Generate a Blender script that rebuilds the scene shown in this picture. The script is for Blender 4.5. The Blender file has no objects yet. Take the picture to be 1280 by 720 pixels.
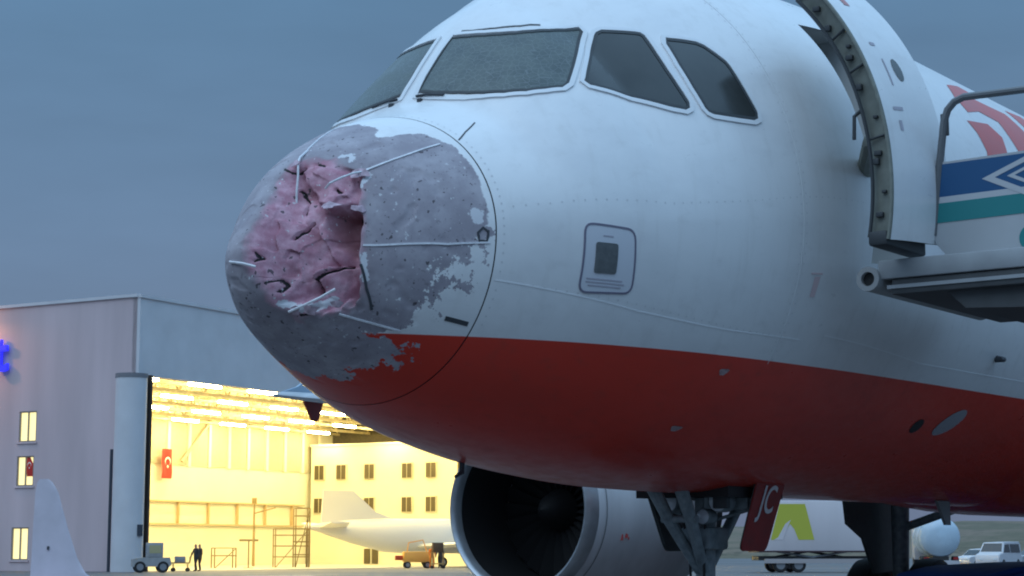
import bpy, bmesh, math, random
import numpy as np
from mathutils import Vector, Matrix, noise as mnoise

random.seed(7)
R = math.radians
SC = bpy.context.scene
COL = SC.collection

# ------------------------------------------------------------------ camera
CAM = Vector((-7.7664, -7.5982, 1.27)); YAW, PITCH, FPX = 0.6249, 0.13975, 2338.86
_F = Vector((math.cos(PITCH) * math.cos(YAW), math.cos(PITCH) * math.sin(YAW), math.sin(PITCH)))
_R = _F.cross(Vector((0, 0, 1))).normalized(); _U = _R.cross(_F)
cam_d = bpy.data.cameras.new('camera'); cam = bpy.data.objects.new('camera', cam_d); COL.objects.link(cam)
cam_d.sensor_width = 36; cam_d.lens = FPX / 1280 * 36; cam_d.clip_start = 0.1; cam_d.clip_end = 6000
m = Matrix.Identity(4)
for i in range(3):
    m[i][0], m[i][1], m[i][2], m[i][3] = _R[i], _U[i], -_F[i], CAM[i]
cam.matrix_world = m; SC.camera = cam

# ------------------------------------------------------------------ sky: overcast blue dusk
W = bpy.data.worlds.new('World'); SC.world = W; W.use_nodes = True
nt = W.node_tree; nt.nodes.clear(); N = nt.nodes.new; L = nt.links.new
out = N('ShaderNodeOutputWorld'); bg = N('ShaderNodeBackground')
sky = N('ShaderNodeTexSky'); sky.sky_type = 'NISHITA'; sky.sun_disc = False
sky.sun_elevation = R(53.0); sky.sun_rotation = R(-93); sky.air_density = 1.6; sky.dust_density = 2.0
tc = N('ShaderNodeTexCoord'); sep = N('ShaderNodeSeparateXYZ'); L(tc.outputs['Generated'], sep.inputs[0])
ramp = N('ShaderNodeValToRGB'); L(sep.outputs['Z'], ramp.inputs[0])          # cloud deck, brighter overhead
e = ramp.color_ramp.elements
e[0].position = 0.0; e[0].color = (0.140, 0.184, 0.295, 1)
e[1].position = 1.0; e[1].color = (0.62, 1.05, 1.56, 1)
k = ramp.color_ramp.elements.new(0.30); k.color = (0.100, 0.204, 0.342, 1)
k = ramp.color_ramp.elements.new(0.55); k.color = (0.44, 0.78, 1.18, 1)
mp = N('ShaderNodeMapping'); mp.inputs['Scale'].default_value = (1.2, 1.2, 4.5); L(tc.outputs['Generated'], mp.inputs[0])
nz = N('ShaderNodeTexNoise'); nz.inputs['Scale'].default_value = 2.6; nz.inputs['Detail'].default_value = 5; nz.inputs['Roughness'].default_value = .5
L(mp.outputs[0], nz.inputs['Vector'])
mr = N('ShaderNodeMapRange'); mr.inputs['From Min'].default_value = .3; mr.inputs['From Max'].default_value = .7
mr.inputs['To Min'].default_value = .86; mr.inputs['To Max'].default_value = 1.14; L(nz.outputs['Fac'], mr.inputs['Value'])
mul = N('ShaderNodeMix'); mul.data_type = 'RGBA'; mul.blend_type = 'MULTIPLY'; mul.inputs[0].default_value = 1
L(ramp.outputs[0], mul.inputs[6]); L(mr.outputs[0], mul.inputs[7])
sks = N('ShaderNodeMix'); sks.data_type = 'RGBA'; sks.blend_type = 'ADD'; sks.inputs[0].default_value = 0.006
L(mul.outputs[2], sks.inputs[6]); L(sky.outputs[0], sks.inputs[7])
L(sks.outputs[2], bg.inputs['Color']); bg.inputs['Strength'].default_value = 1.0; L(bg.outputs[0], out.inputs[0])
sun_d = bpy.data.lights.new('sun', 'SUN'); sun_d.energy = 0.65; sun_d.angle = R(60); sun_d.color = (0.86, 0.95, 1.0)
sun = bpy.data.objects.new('sun', sun_d); COL.objects.link(sun)
sun.rotation_euler = Vector((.64, -.03, -.85)).to_track_quat('-Z', 'Y').to_euler(); sun.location = (0, 0, 60)
SC.view_settings.view_transform = 'Standard'; SC.view_settings.look = 'None'
SC.view_settings.exposure = 0; SC.view_settings.gamma = 1
SC.cycles.filter_width = 2.0; SC.cycles.use_denoising = True
SC.cycles.max_bounces = 6; SC.cycles.diffuse_bounces = 3; SC.cycles.glossy_bounces = 3; SC.cycles.sample_clamp_indirect = 6

# ------------------------------------------------------------------ materials
MATS = {}
def mat(name, col, rough=.5, metal=0, var=.0, scale=4., bump=0., bscale=40., emit=None, estr=0, coat=0, spec=.5, streak=False):
    if name in MATS: return MATS[name]
    M = bpy.data.materials.new(name); M.use_nodes = True; t = M.node_tree; b = t.nodes['Principled BSDF']
    b.inputs['Base Color'].default_value = (*col, 1); b.inputs['Roughness'].default_value = rough
    b.inputs['Metallic'].default_value = metal; b.inputs['Coat Weight'].default_value = coat; b.inputs['Specular IOR Level'].default_value = spec
    if var:
        c = t.nodes.new('ShaderNodeTexCoord'); n = t.nodes.new('ShaderNodeTexNoise'); n.inputs['Scale'].default_value = scale; n.inputs['Detail'].default_value = 6
        src = c.outputs['Object']
        if streak:
            q = t.nodes.new('ShaderNodeMapping'); q.inputs['Scale'].default_value = (1, 1, .15); t.links.new(src, q.inputs[0]); src = q.outputs[0]
        t.links.new(src, n.inputs['Vector'])
        r = t.nodes.new('ShaderNodeMapRange'); r.inputs['From Min'].default_value = .3; r.inputs['From Max'].default_value = .7
        r.inputs['To Min'].default_value = 1 - var; r.inputs['To Max'].default_value = 1 + var; t.links.new(n.outputs['Fac'], r.inputs['Value'])
        x = t.nodes.new('ShaderNodeMix'); x.data_type = 'RGBA'; x.blend_type = 'MULTIPLY'; x.inputs[0].default_value = 1
        x.inputs[6].default_value = (*col, 1); t.links.new(r.outputs[0], x.inputs[7]); t.links.new(x.outputs[2], b.inputs['Base Color'])
        r2 = t.nodes.new('ShaderNodeMapRange'); r2.inputs['To Min'].default_value = max(.02, rough - .12); r2.inputs['To Max'].default_value = min(1, rough + .12)
        t.links.new(n.outputs['Fac'], r2.inputs['Value']); t.links.new(r2.outputs[0], b.inputs['Roughness'])
    if bump:
        c = t.nodes.new('ShaderNodeTexCoord'); n = t.nodes.new('ShaderNodeTexNoise'); n.inputs['Scale'].default_value = bscale; n.inputs['Detail'].default_value = 4
        t.links.new(c.outputs['Object'], n.inputs['Vector']); u = t.nodes.new('ShaderNodeBump'); u.inputs['Strength'].default_value = bump; u.inputs['Distance'].default_value = .01
        t.links.new(n.outputs['Fac'], u.inputs['Height']); t.links.new(u.outputs[0], b.inputs['Normal'])
    if emit: b.inputs['Emission Color'].default_value = (*emit, 1); b.inputs['Emission Strength'].default_value = estr
    MATS[name] = M; return M
class NG:
    """small node-graph helper"""
    def __init__(s, name):
        s.M = bpy.data.materials.new(name); s.M.use_nodes = True; s.t = s.M.node_tree; s.b = s.t.nodes['Principled BSDF']; MATS[name] = s.M
    def n(s, ty, **kw):
        o = s.t.nodes.new(ty)
        for a, v in kw.items(): setattr(o, a, v)
        return o
    def put(s, sock, v):
        if hasattr(v, 'is_linked'): s.t.links.new(v, sock)
        else: sock.default_value = v
    def math(s, op, a, b=0.):
        o = s.n('ShaderNodeMath', operation=op); s.put(o.inputs[0], a); s.put(o.inputs[1], b); return o.outputs[0]
    def step(s, v, lo, hi, a=0., b=1.):
        o = s.n('ShaderNodeMapRange', interpolation_type='SMOOTHSTEP'); s.put(o.inputs['Value'], v)
        for q, w in (('From Min', lo), ('From Max', hi), ('To Min', a), ('To Max', b)): o.inputs[q].default_value = w
        return o.outputs[0]
    def mix(s, f, a, b, mode='MIX'):
        o = s.n('ShaderNodeMix', data_type='RGBA', blend_type=mode); s.put(o.inputs[0], f)
        for i, v in ((6, a), (7, b)):
            if isinstance(v, tuple): o.inputs[i].default_value = (*v, 1)
            else: s.t.links.new(v, o.inputs[i])
        return o.outputs[2]
    def obj(s): return s.n('ShaderNodeTexCoord').outputs['Object']
    def noise(s, scale, detail=4, rough=.5, vec=None, stretch=None):
        v = vec or s.obj()
        if stretch: q = s.n('ShaderNodeMapping'); q.inputs['Scale'].default_value = stretch; s.t.links.new(v, q.inputs[0]); v = q.outputs[0]
        o = s.n('ShaderNodeTexNoise'); o.inputs['Scale'].default_value = scale; o.inputs['Detail'].default_value = detail; o.inputs['Roughness'].default_value = rough
        s.t.links.new(v, o.inputs['Vector']); return o.outputs['Fac']
    def attr(s, name): return s.n('ShaderNodeAttribute', attribute_name=name).outputs['Fac']
    def bump(s, h, st=.5, d=.01):
        o = s.n('ShaderNodeBump'); o.inputs['Strength'].default_value = st; o.inputs['Distance'].default_value = d
        s.t.links.new(h, o.inputs['Height']); s.t.links.new(o.outputs[0], s.b.inputs['Normal'])

ROOTX = 5.4          # the airliner's Empty stands at the nose wheel
WHITE, RED = (.76, .76, .77), (.62, .030, .012)
def livery(g, zofs=0.):
    """white over red, the dividing line at z = 2.565 above the apron; grime by stretched noise"""
    s = g.n('ShaderNodeSeparateXYZ'); g.t.links.new(g.obj(), s.inputs[0])
    low = g.step(g.math('ADD', s.outputs['Z'], g.math('MULTIPLY', s.outputs['X'], -.006)), 2.580, 2.586, 1., 0.)
    grime = g.noise(1.6, 6, .6, stretch=(.5, 1.2, 1.2)); fine = g.noise(9, 5, .6, stretch=(.6, 1, 1))
    w = g.mix(g.step(grime, .42, .75, 0, .5), WHITE, (.60, .60, .62))
    w = g.mix(g.step(fine, .55, .8, 0, .25), w, (.50, .49, .49))
    strk = g.noise(5, 5, .6, stretch=(2.2, 1.6, .22)); w = g.mix(g.step(strk, .50, .74, 0, .20), w, (.52, .51, .50))
    r = g.mix(g.step(grime, .4, .7, 0, .55), RED, (.50, .028, .013))
    r = g.mix(g.step(fine, .5, .8, 0, .4), r, (.34, .045, .028))
    return g.mix(low, w, r), fine
g = NG('fuselage_paint'); c, fine = livery(g); g.put(g.b.inputs['Base Color'], c)
g.put(g.b.inputs['Roughness'], g.step(fine, .2, .8, .26, .44)); g.b.inputs['Coat Weight'].default_value = .25; g.b.inputs['Coat Roughness'].default_value = .12
g.bump(g.noise(2.0, 2, .5, stretch=(1, 1, .8)), .16, .02)

g = NG('radome_damage'); c, fine = livery(g)
n1 = g.noise(9, 6, .62); n2 = g.noise(34, 4, .6); n3 = g.noise(120, 2, .5)
rag = g.attr('rag')
er = g.math('ADD', g.attr('erode'), g.math('MULTIPLY', g.math('ADD', g.math('SUBTRACT', n1, .5), g.math('MULTIPLY', g.math('SUBTRACT', n2, .5), .30)), rag))
erm = g.step(er, -.006, .006)
primer = g.mix(g.step(g.noise(5, 6, .6), .35, .7), (.30, .272, .31), (.42, .39, .43))
primer = g.mix(g.step(n2, .60, .68, 0, .5), primer, (.15, .13, .15))
primer = g.mix(g.step(g.noise(26, 3, .5), .70, .74, 0, .6), primer, (.55, .55, .57))
primer = g.mix(g.attr('bruise'), primer, (.20, .155, .175))
c = g.mix(erm, c, primer)
pk = g.math('ADD', g.attr('pink'), g.math('MULTIPLY', g.math('SUBTRACT', n1, .5), .10))
pkm = g.step(pk, -.03, .03)
core = g.mix(g.step(g.noise(12, 6, .65), .35, .68), (.45, .20, .265), (.60, .355, .43))
core = g.mix(g.step(n3, .62, .70, 0, .5), core, (.33, .13, .17))
core = g.mix(g.attr('deep_shade'), core, (.26, .10, .115))  # hole and deeper folds darkened: shade of the cavity put into the colour
c = g.mix(pkm, c, core)
ck = g.math('ADD', g.attr('crack'), g.math('MULTIPLY', g.math('SUBTRACT', n2, .5), .014))
c = g.mix(g.step(ck, .0, .003), c, (.012, .010, .012))
c = g.mix(g.math('MULTIPLY', g.step(g.noise(24, 2, .5), .685, .70, 0, .85), g.math('MAXIMUM', erm, pkm)), c, (.06, .05, .06))
c = g.mix(g.math('MULTIPLY', g.step(g.noise(31, 2, .5), .70, .715, 0, .8), erm), c, (.60, .60, .63))
wf = g.math('ADD', g.attr('flake'), g.math('MULTIPLY', g.math('SUBTRACT', n2, .5), .05))
c = g.mix(g.step(wf, -.002, .004), c, (.62, .62, .66))
g.put(g.b.inputs['Base Color'], c)
g.put(g.b.inputs['Roughness'], g.step(g.math('MAXIMUM', erm, pkm), 0, 1, .34, .78))
g.bump(g.math('ADD', g.math('MULTIPLY', n2, .6), g.math('MULTIPLY', erm, -.45)), .22, .008)

g = NG('hail_glass')      # hail-crazed windshield
v = g.n('ShaderNodeTexVoronoi', feature='DISTANCE_TO_EDGE'); v.inputs['Scale'].default_value = 22; g.t.links.new(g.obj(), v.inputs['Vector'])
crz = g.step(v.outputs['Distance'], 0, .05, 1, 0); bl = g.noise(6, 6, .65)
c = g.mix(g.step(bl, .3, .7), (.045, .062, .062), (.095, .120, .115)); c = g.mix(g.math('MULTIPLY', crz, .45), c, (.20, .23, .24))
g.put(g.b.inputs['Base Color'], c); g.put(g.b.inputs['Roughness'], g.step(bl, .3, .7, .28, .5)); g.bump(crz, .25, .004)
g = NG('cockpit_glass'); bl = g.noise(3, 4, .6)
g.put(g.b.inputs['Base Color'], g.mix(bl, (.020, .024, .026), (.045, .048, .046))); g.put(g.b.inputs['Roughness'], g.step(bl, .3, .7, .10, .22)); g.b.inputs['Specular IOR Level'].default_value = .45
g = NG('apron_concrete')
a1 = g.noise(.06, 6, .6); a2 = g.noise(2.5, 6, .65)
c = g.mix(g.step(a1, .35, .65), (.10, .092, .090), (.145, .135, .132)); c = g.mix(g.step(a2, .4, .75, 0, .6), c, (.075, .070, .070))
g.put(g.b.inputs['Base Color'], c); g.put(g.b.inputs['Roughness'], g.step(a1, .3, .7, .45, .8)); g.bump(a2, .3, .01)
g = NG('scrub_hill'); a1 = g.noise(.05, 6, .65); a2 = g.noise(.4, 5, .65)
c = g.mix(g.step(a1, .38, .62), (.17, .125, .085), (.11, .095, .055)); c = g.mix(g.step(a2, .5, .7, 0, .7), c, (.06, .05, .03))
g.put(g.b.inputs['Base Color'], c); g.b.inputs['Roughness'].default_value = .9
g = NG('person_clothes')
s_ = g.n('ShaderNodeSeparateXYZ'); g.t.links.new(g.obj(), s_.inputs[0])
c = g.mix(g.step(s_.outputs['Z'], .86, .88), (.03, .03, .04), (.05, .045, .05)); c = g.mix(g.step(s_.outputs['Z'], 1.44, 1.46), c, (.38, .22, .16)); c = g.mix(g.step(s_.outputs['Z'], 1.68, 1.70), c, (.03, .02, .015))
g.put(g.b.inputs['Base Color'], c); g.b.inputs['Roughness'].default_value = .85
g = NG('overalls')
s_ = g.n('ShaderNodeSeparateXYZ'); g.t.links.new(g.obj(), s_.inputs[0])
c = g.mix(g.step(s_.outputs['Z'], 1.44, 1.46), (.70, .20, .03), (.38, .22, .16)); c = g.mix(g.step(s_.outputs['Z'], 1.68, 1.70), c, (.03, .02, .015))
g.put(g.b.inputs['Base Color'], c); g.b.inputs['Roughness'].default_value = .85

seam_m = mat('seam_dark', (.045, .05, .06), .7)
seal_m = mat('window_seal', (.035, .04, .045), .6)
faint_m = mat('seam_faint', (.80, .81, .83), .4)
joint_m = mat('joint_grey', (.60, .61, .63), .5)
strip_m = mat('diverter_white', (.72, .72, .76), .5, var=.15, scale=30)
alu = mat('polished_lip', (.42, .44, .47), .42, .7, var=.12, scale=6)
nac_m = mat('nacelle_white', (.62, .63, .66), .36, var=.12, scale=3, streak=True)
dark_m = mat('black_and_shade', (.018, .018, .02), .7)  # black hose and port, also shade painted into wells and hollows
fan_m = mat('fan_shade_black', (.010, .010, .011), .6, .0, spec=.2)  # near black: the shade inside the intake is put into the colour
gear_m = mat('gear_paint', (.22, .26, .28), .45, var=.3, scale=14)
tyre_m = mat('tyre_rubber', (.022, .022, .024), .85, var=.3, scale=20)
rim_m = mat('wheel_rim', (.45, .46, .48), .45, .4)
chrome = mat('chrome', (.75, .77, .80), .12, 1.)
gdoor_in = mat('gear_door_inner', (.055, .065, .065), .6, var=.3, scale=8)
gdoor_red = mat('gear_door_red', (.27, .018, .018), .4, var=.2, scale=8)
letter_w = mat('letter_white', (.66, .64, .66), .5)
letter_r = mat('letter_red', (.56, .09, .085), .4, var=.1, scale=3)
lamp_lens = mat('lamp_lens', (.65, .70, .75), .08, 0, spec=.8)
wing_m = mat('wing_grey', (.40, .42, .45), .4, var=.12, scale=2)
fence_m = mat('fence_blue_grey', (.30, .40, .50), .35, var=.1, scale=3)
belly_m = mat('belly_dark', (.05, .045, .05), .5, var=.3, scale=3)
cabin_m = mat('cabin_interior', (.50, .48, .47), .8)
dooredge_m = mat('door_frame_alloy', (.18, .19, .165), .5, .1, var=.2, scale=12)
plate_m = mat('static_plate', (.135, .145, .15), .45, .3, var=.15, scale=30)
placard_m = mat('placard_line', (.17, .16, .22), .6)
placard_f = mat('placard_field', (.60, .61, .66), .45)
print_m = mat('placard_print', (.40, .38, .44), .6)

# ------------------------------------------------------------------ mesh helpers
OFF = {}
def root_of(o):
    while o.parent: o = o.parent
    return o
def obj(name, verts, faces, material, parent=None, smooth=True, autos=None):
    off = OFF.get(root_of(parent).name, Vector((0, 0, 0))) if parent else Vector((0, 0, 0))
    me = bpy.data.meshes.new(name)
    me.from_pydata([(v[0] - off[0], v[1] - off[1], v[2] - off[2]) for v in verts], [], faces)
    me.update()
    if material: me.materials.append(material)
    if smooth:
        me.polygons.foreach_set('use_smooth', [True] * len(me.polygons))
        if autos is not None:
            me.set_sharp_from_angle(angle=R(autos))
    o = bpy.data.objects.new(name, me); COL.objects.link(o)
    if parent: o.parent = parent
    return o
def thing(name, label, cat, loc=(0, 0, 0), rz=0., group=None, world=False):
    o = bpy.data.objects.new(name, None); COL.objects.link(o); o.location = loc; o.rotation_euler = (0, 0, rz)
    o['label'] = label; o['category'] = cat; o.empty_display_size = .3
    if group: o['group'] = group
    if world: OFF[o.name] = Vector(loc)
    return o
def tag(o, label, cat, group=None):
    o['label'] = label; o['category'] = cat
    if group: o['group'] = group
    return o
def structure(o): o['kind'] = 'structure'; return o

class MB:
    def __init__(s): s.v = []; s.f = []
    def add(s, V, Fs):
        b = len(s.v); s.v += [tuple(q) for q in V]; s.f += [tuple(i + b for i in f) for f in Fs]; return s
    def box(s, x0, x1, y0, y1, z0, z1, bev=0.):
        if bev <= 0:
            V = [(x, y, z) for x in (x0, x1) for y in (y0, y1) for z in (z0, z1)]
            return s.add(V, [(0, 1, 3, 2), (4, 6, 7, 5), (0, 4, 5, 1), (2, 3, 7, 6), (0, 2, 6, 4), (1, 5, 7, 3)])
        bm = bmesh.new(); bmesh.ops.create_cube(bm, size=1)
        for q in bm.verts: q.co = ((x0 + x1) / 2 + q.co.x * (x1 - x0), (y0 + y1) / 2 + q.co.y * (y1 - y0), (z0 + z1) / 2 + q.co.z * (z1 - z0))
        bmesh.ops.bevel(bm, geom=bm.edges[:], offset=bev, segments=2, affect='EDGES', profile=.5)
        return s.bm(bm)
    def bm(s, bm):
        bm.verts.ensure_lookup_table(); bm.verts.index_update(); s.add([q.co[:] for q in bm.verts], [[q.index for q in f.verts] for f in bm.faces]); bm.free(); return s
    def tube(s, pts, r, n=10, cap=True, rs=None):
        pts = [Vector(p) for p in pts]; V = []; F = []; up = None
        for i, p in enumerate(pts):
            d = (pts[min(i + 1, len(pts) - 1)] - pts[max(i - 1, 0)]).normalized()
            if up is None: up = Vector((0, 0, 1)) if abs(d.z) < .9 else Vector((1, 0, 0))
            a = d.cross(up).normalized(); up = a.cross(d).normalized(); rr = rs[i] if rs else r
            for j in range(n):
                t = 2 * math.pi * j / n; V.append(p + a * math.cos(t) * rr + up * math.sin(t) * rr)
        for i in range(len(pts) - 1):
            for j in range(n): F.append((i * n + j, i * n + (j + 1) % n, (i + 1) * n + (j + 1) % n, (i + 1) * n + j))
        if cap: F.append(tuple(range(n))[::-1]); F.append(tuple((len(pts) - 1) * n + j for j in range(n)))
        return s.add(V, F)
    def lathe(s, prof, n=32, o=(0, 0, 0), axis='x', close=False):
        """prof: (along axis, radius)"""
        V = []; F = []; o = Vector(o)
        for (h, r) in prof:
            for j in range(n):
                t = 2 * math.pi * j / n; c_, s_ = math.cos(t) * r, math.sin(t) * r
                V.append(o + Vector({'x': (h, c_, s_), 'y': (c_, h, s_), 'z': (c_, s_, h)}[axis]))
        k = len(prof)
        for i in range(k if close else k - 1):
            i2 = (i + 1) % k
            for j in range(n): F.append((i * n + j, i2 * n + j, i2 * n + (j + 1) % n, i * n + (j + 1) % n))
        return s.add(V, F)
    def prism(s, poly, a0, a1, axis='y'):
        """poly in the two other axes in order (x,z) for y, (y,z) for x, (x,y) for z"""
        n = len(poly)
        P = lambda q, a: {'y': (q[0], a, q[1]), 'x': (a, q[0], q[1]), 'z': (q[0], q[1], a)}[axis]
        V = [P(q, a0) for q in poly] + [P(q, a1) for q in poly]
        return s.add(V, [tuple(range(n))[::-1], tuple(range(n, 2 * n))] + [(i, (i + 1) % n, (i + 1) % n + n, i + n) for i in range(n)])
    def build(s, name, material, parent=None, smooth=True, autos=35):
        o = obj(name, s.v, s.f, material, parent, smooth, autos)
        bm = bmesh.new(); bm.from_mesh(o.data); bmesh.ops.recalc_face_normals(bm, faces=bm.faces); bm.to_mesh(o.data); bm.free()
        if smooth: o.data.polygons.foreach_set('use_smooth', [True] * len(o.data.polygons)); o.data.set_sharp_from_angle(angle=R(autos))
        return o
def text_mesh(name, body, size, material, parent, mw, depth=.003, bold=0., align='CENTER', shear=0.):
    cu = bpy.data.curves.new(name, 'FONT'); cu.body = body; cu.size = size; cu.extrude = depth; cu.offset = bold; cu.align_x = align; cu.align_y = 'CENTER'; cu.shear = shear
    t = bpy.data.objects.new(name, cu); COL.objects.link(t); dg = bpy.context.evaluated_depsgraph_get(); dg.update()
    me = bpy.data.meshes.new_from_object(t.evaluated_get(dg)); bpy.data.objects.remove(t)
    me.transform(mw)
    if parent and root_of(parent).name in OFF: me.transform(Matrix.Translation(-OFF[root_of(parent).name]))
    me.materials.clear(); me.materials.append(material); me.name = name
    o = bpy.data.objects.new(name, me); COL.objects.link(o); o.parent = parent; return o
def copy_tree(o, parent=None):
    c = o.copy(); COL.objects.link(c); c.parent = parent
    if parent is None and o.name in OFF: OFF[c.name] = OFF[o.name]
    for ch in [q for q in bpy.data.objects if q.parent == o]: copy_tree(ch, c)
    return c

# ------------------------------------------------------------------ the airliner's lines (x aft, y to starboard, z up from the apron)
def pchip(xs, ys):
    xs = np.sqrt(np.array(xs, float)); ys = np.array(ys, float); h = np.diff(xs); d = np.diff(ys) / h
    mm = np.zeros_like(ys); mm[0] = d[0]; mm[-1] = d[-1]
    for i in range(1, len(xs) - 1):
        if d[i - 1] * d[i] > 0:
            w1 = 2 * h[i] + h[i - 1]; w2 = h[i] + 2 * h[i - 1]; mm[i] = (w1 + w2) / (w1 / d[i - 1] + w2 / d[i])
    def f(x):
        x = np.sqrt(np.maximum(np.asarray(x, float), 0)); i = np.clip(np.searchsorted(xs, x) - 1, 0, len(h) - 1); t = (x - xs[i]) / h[i]
        return (2 * t**3 - 3 * t**2 + 1) * ys[i] + (t**3 - 2 * t**2 + t) * h[i] * mm[i] + (-2 * t**3 + 3 * t**2) * ys[i + 1] + (t**3 - t**2) * h[i] * mm[i + 1]
    return f
TOP = pchip([0, .05, .1, .25, .5, 1, 1.5, 1.58, 1.64, 2.0, 2.25, 2.42, 2.7, 3, 3.5, 4, 5, 6, 7, 28, 34, 37.5], [2.946, 3.094, 3.168, 3.345, 3.62, 3.93, 4.14, 4.20, 4.29, 4.735, 4.98, 5.10, 5.28, 5.42, 5.59, 5.70, 5.83, 5.88, 5.89, 5.89, 5.7, 5.3])
BOT = pchip([0, .05, .1, .25, .5, 1, 1.5, 2, 3, 4, 5, 6, 24, 30, 37.5], [2.946, 2.79, 2.728, 2.612, 2.495, 2.265, 2.075, 1.95, 1.80, 1.735, 1.725, 1.725, 1.73, 2.9, 4.9])
WID = pchip([0, .05, .1, .25, .5, 1, 1.5, 2, 3, 4, 5, 6, 7, 25, 31, 37.5], [0.0, 0.11, 0.165, 0.30, 0.525, 0.88, 1.165, 1.39, 1.67, 1.837, 1.935, 1.97, 1.975, 1.975, 1.3, .2])
ZCF = pchip([0, .5, 1, 2, 3, 4, 5, 6, 25, 31, 37.5], [2.946, 2.994, 3.135, 3.309, 3.429, 3.629, 3.75, 3.81, 3.82, 4.3, 5.1])
def expo(x): return np.interp(x, [0, 1.5, 2.05, 2.42, 3, 4.2], [2, 2, 1.70, 1.58, 1.75, 2])      # the brow over the windshield is peaked
def surf(x, a):
    x = np.asarray(x, float); a = np.asarray(a, float); c = np.cos(a); s = np.sin(a); zc = ZCF(x); k_ = np.where(s >= 0, 2 / expo(x), 1.)
    z = np.where(s >= 0, zc + (TOP(x) - zc) * np.abs(s) ** k_, zc + (zc - BOT(x)) * s)
    return np.stack([x + 0 * a, -WID(x) * np.sign(c) * np.abs(c) ** k_, z], -1)
def surf_n(x, a):
    dx, da = 1e-3, 1e-3
    tx = surf(x + dx, a) - surf(np.maximum(x - dx, 0), a); ta = surf(x, a + da) - surf(x, a - da)
    n = np.cross(ta, tx); n /= np.maximum(np.linalg.norm(n, axis=-1, keepdims=True), 1e-9)
    return -n if np.mean(np.sum(n * (surf(x, a) - np.stack([x + .3, 0 * x, ZCF(x)], -1)), -1)) < 0 else n
def on(x, adeg, off=0.):
    x = np.atleast_1d(np.asarray(x, float)); a = np.radians(np.atleast_1d(np.asarray(adeg, float)))
    return surf(x, a) + surf_n(x, a) * off
def ang_z(x, z):
    """angle (deg) on the port side for a height z"""
    zc = float(ZCF(x)); t = float(TOP(x)); b = float(BOT(x))
    if z > zc: return math.degrees(math.asin(min(1, ((z - zc) / (t - zc)) ** (float(expo(x)) / 2))))
    return math.degrees(math.asin(max(-1, (z - zc) / (zc - b))))

plane = thing('airliner', 'white and red jet airliner with hail smashed nose and opened front door', 'airliner', (ROOTX, 0, 0), world=True)
for mm_ in ('fuselage_paint', 'radome_damage'):   # materials read heights from the object, whose origin lies ROOTX aft: only x shifts
    pass

def patch(name, poly, off, material, parent, maxe=.07, thick=0.):
    """polygon given in (x, angle deg) laid on the skin"""
    bm = bmesh.new(); K = 1.8 * math.pi / 180
    bm.faces.new([bm.verts.new((p[0], p[1] * K, 0)) for p in poly]); bmesh.ops.triangulate(bm, faces=bm.faces[:])
    for _ in range(7):
        es = [q for q in bm.edges if q.calc_length() > maxe]
        if not es: break
        bmesh.ops.subdivide_edges(bm, edges=es, cuts=1); bmesh.ops.triangulate(bm, faces=bm.faces[:])
    if thick:
        ret = bmesh.ops.extrude_edge_only(bm, edges=[q for q in bm.edges if q.is_boundary])
        for q in ret['geom']:
            if isinstance(q, bmesh.types.BMVert): q.co.z = -thick
    bm.verts.ensure_lookup_table(); bm.verts.index_update()
    X = np.array([q.co.x for q in bm.verts]); A = np.array([q.co.y for q in bm.verts]) / K; Z = np.array([q.co.z for q in bm.verts])
    P = on(X, A, 0) + surf_n(X, np.radians(A)) * (off + Z)[:, None]
    Fs = [[q.index for q in f.verts] for f in bm.faces]; bm.free()
    return obj(name, P, Fs, material, parent, True, 40)
def ribbon(name, line, w, off, material, parent, closed=False, lift=None):
    """flat strip of width w along a polyline of (x, angle deg) on the skin"""
    pts = []
    n = len(line)
    for i in range(n if closed else n - 1):
        a, b = line[i], line[(i + 1) % n]; k = max(1, int(math.hypot(b[0] - a[0], (b[1] - a[1]) * .03) / .04))
        for j in range(k): t = j / k; pts.append((a[0] + (b[0] - a[0]) * t, a[1] + (b[1] - a[1]) * t))
    if not closed: pts.append(line[-1])
    X = np.array([p[0] for p in pts]); A = np.array([p[1] for p in pts]); P = on(X, A, 0); NN = surf_n(X, np.radians(A)); V = []; F = []
    k = len(pts)
    for i in range(k):
        d = P[(i + 1) % k if closed else min(i + 1, k - 1)] - P[(i - 1) % k if closed else max(i - 1, 0)]
        s = np.cross(d, NN[i]); s /= max(np.linalg.norm(s), 1e-9); q = P[i] + NN[i] * off
        V += [q + s * w / 2, q - s * w / 2, q + s * w / 2 - NN[i] * (off + .004), q - s * w / 2 - NN[i] * (off + .004)]
    for i in range(k if closed else k - 1):
        a, b = 4 * i, 4 * ((i + 1) % k)
        F += [(a, b, b + 1, a + 1), (a, a + 2, b + 2, b), (a + 1, b + 1, b + 3, a + 3)]
    return obj(name, V, F, material, parent, False)
def rounded(poly, r=.18, n=4):
    out_ = []; k = len(poly)
    for i in range(k):
        p0, p1, p2 = np.array(poly[i - 1], float), np.array(poly[i], float), np.array(poly[(i + 1) % k], float)
        a = p1 + (p0 - p1) * r; b = p1 + (p2 - p1) * r
        for j in range(n + 1): t = j / n; out_.append(tuple((1 - t)**2 * a + 2 * t * (1 - t) * p1 + t * t * b))
    return out_

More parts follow.
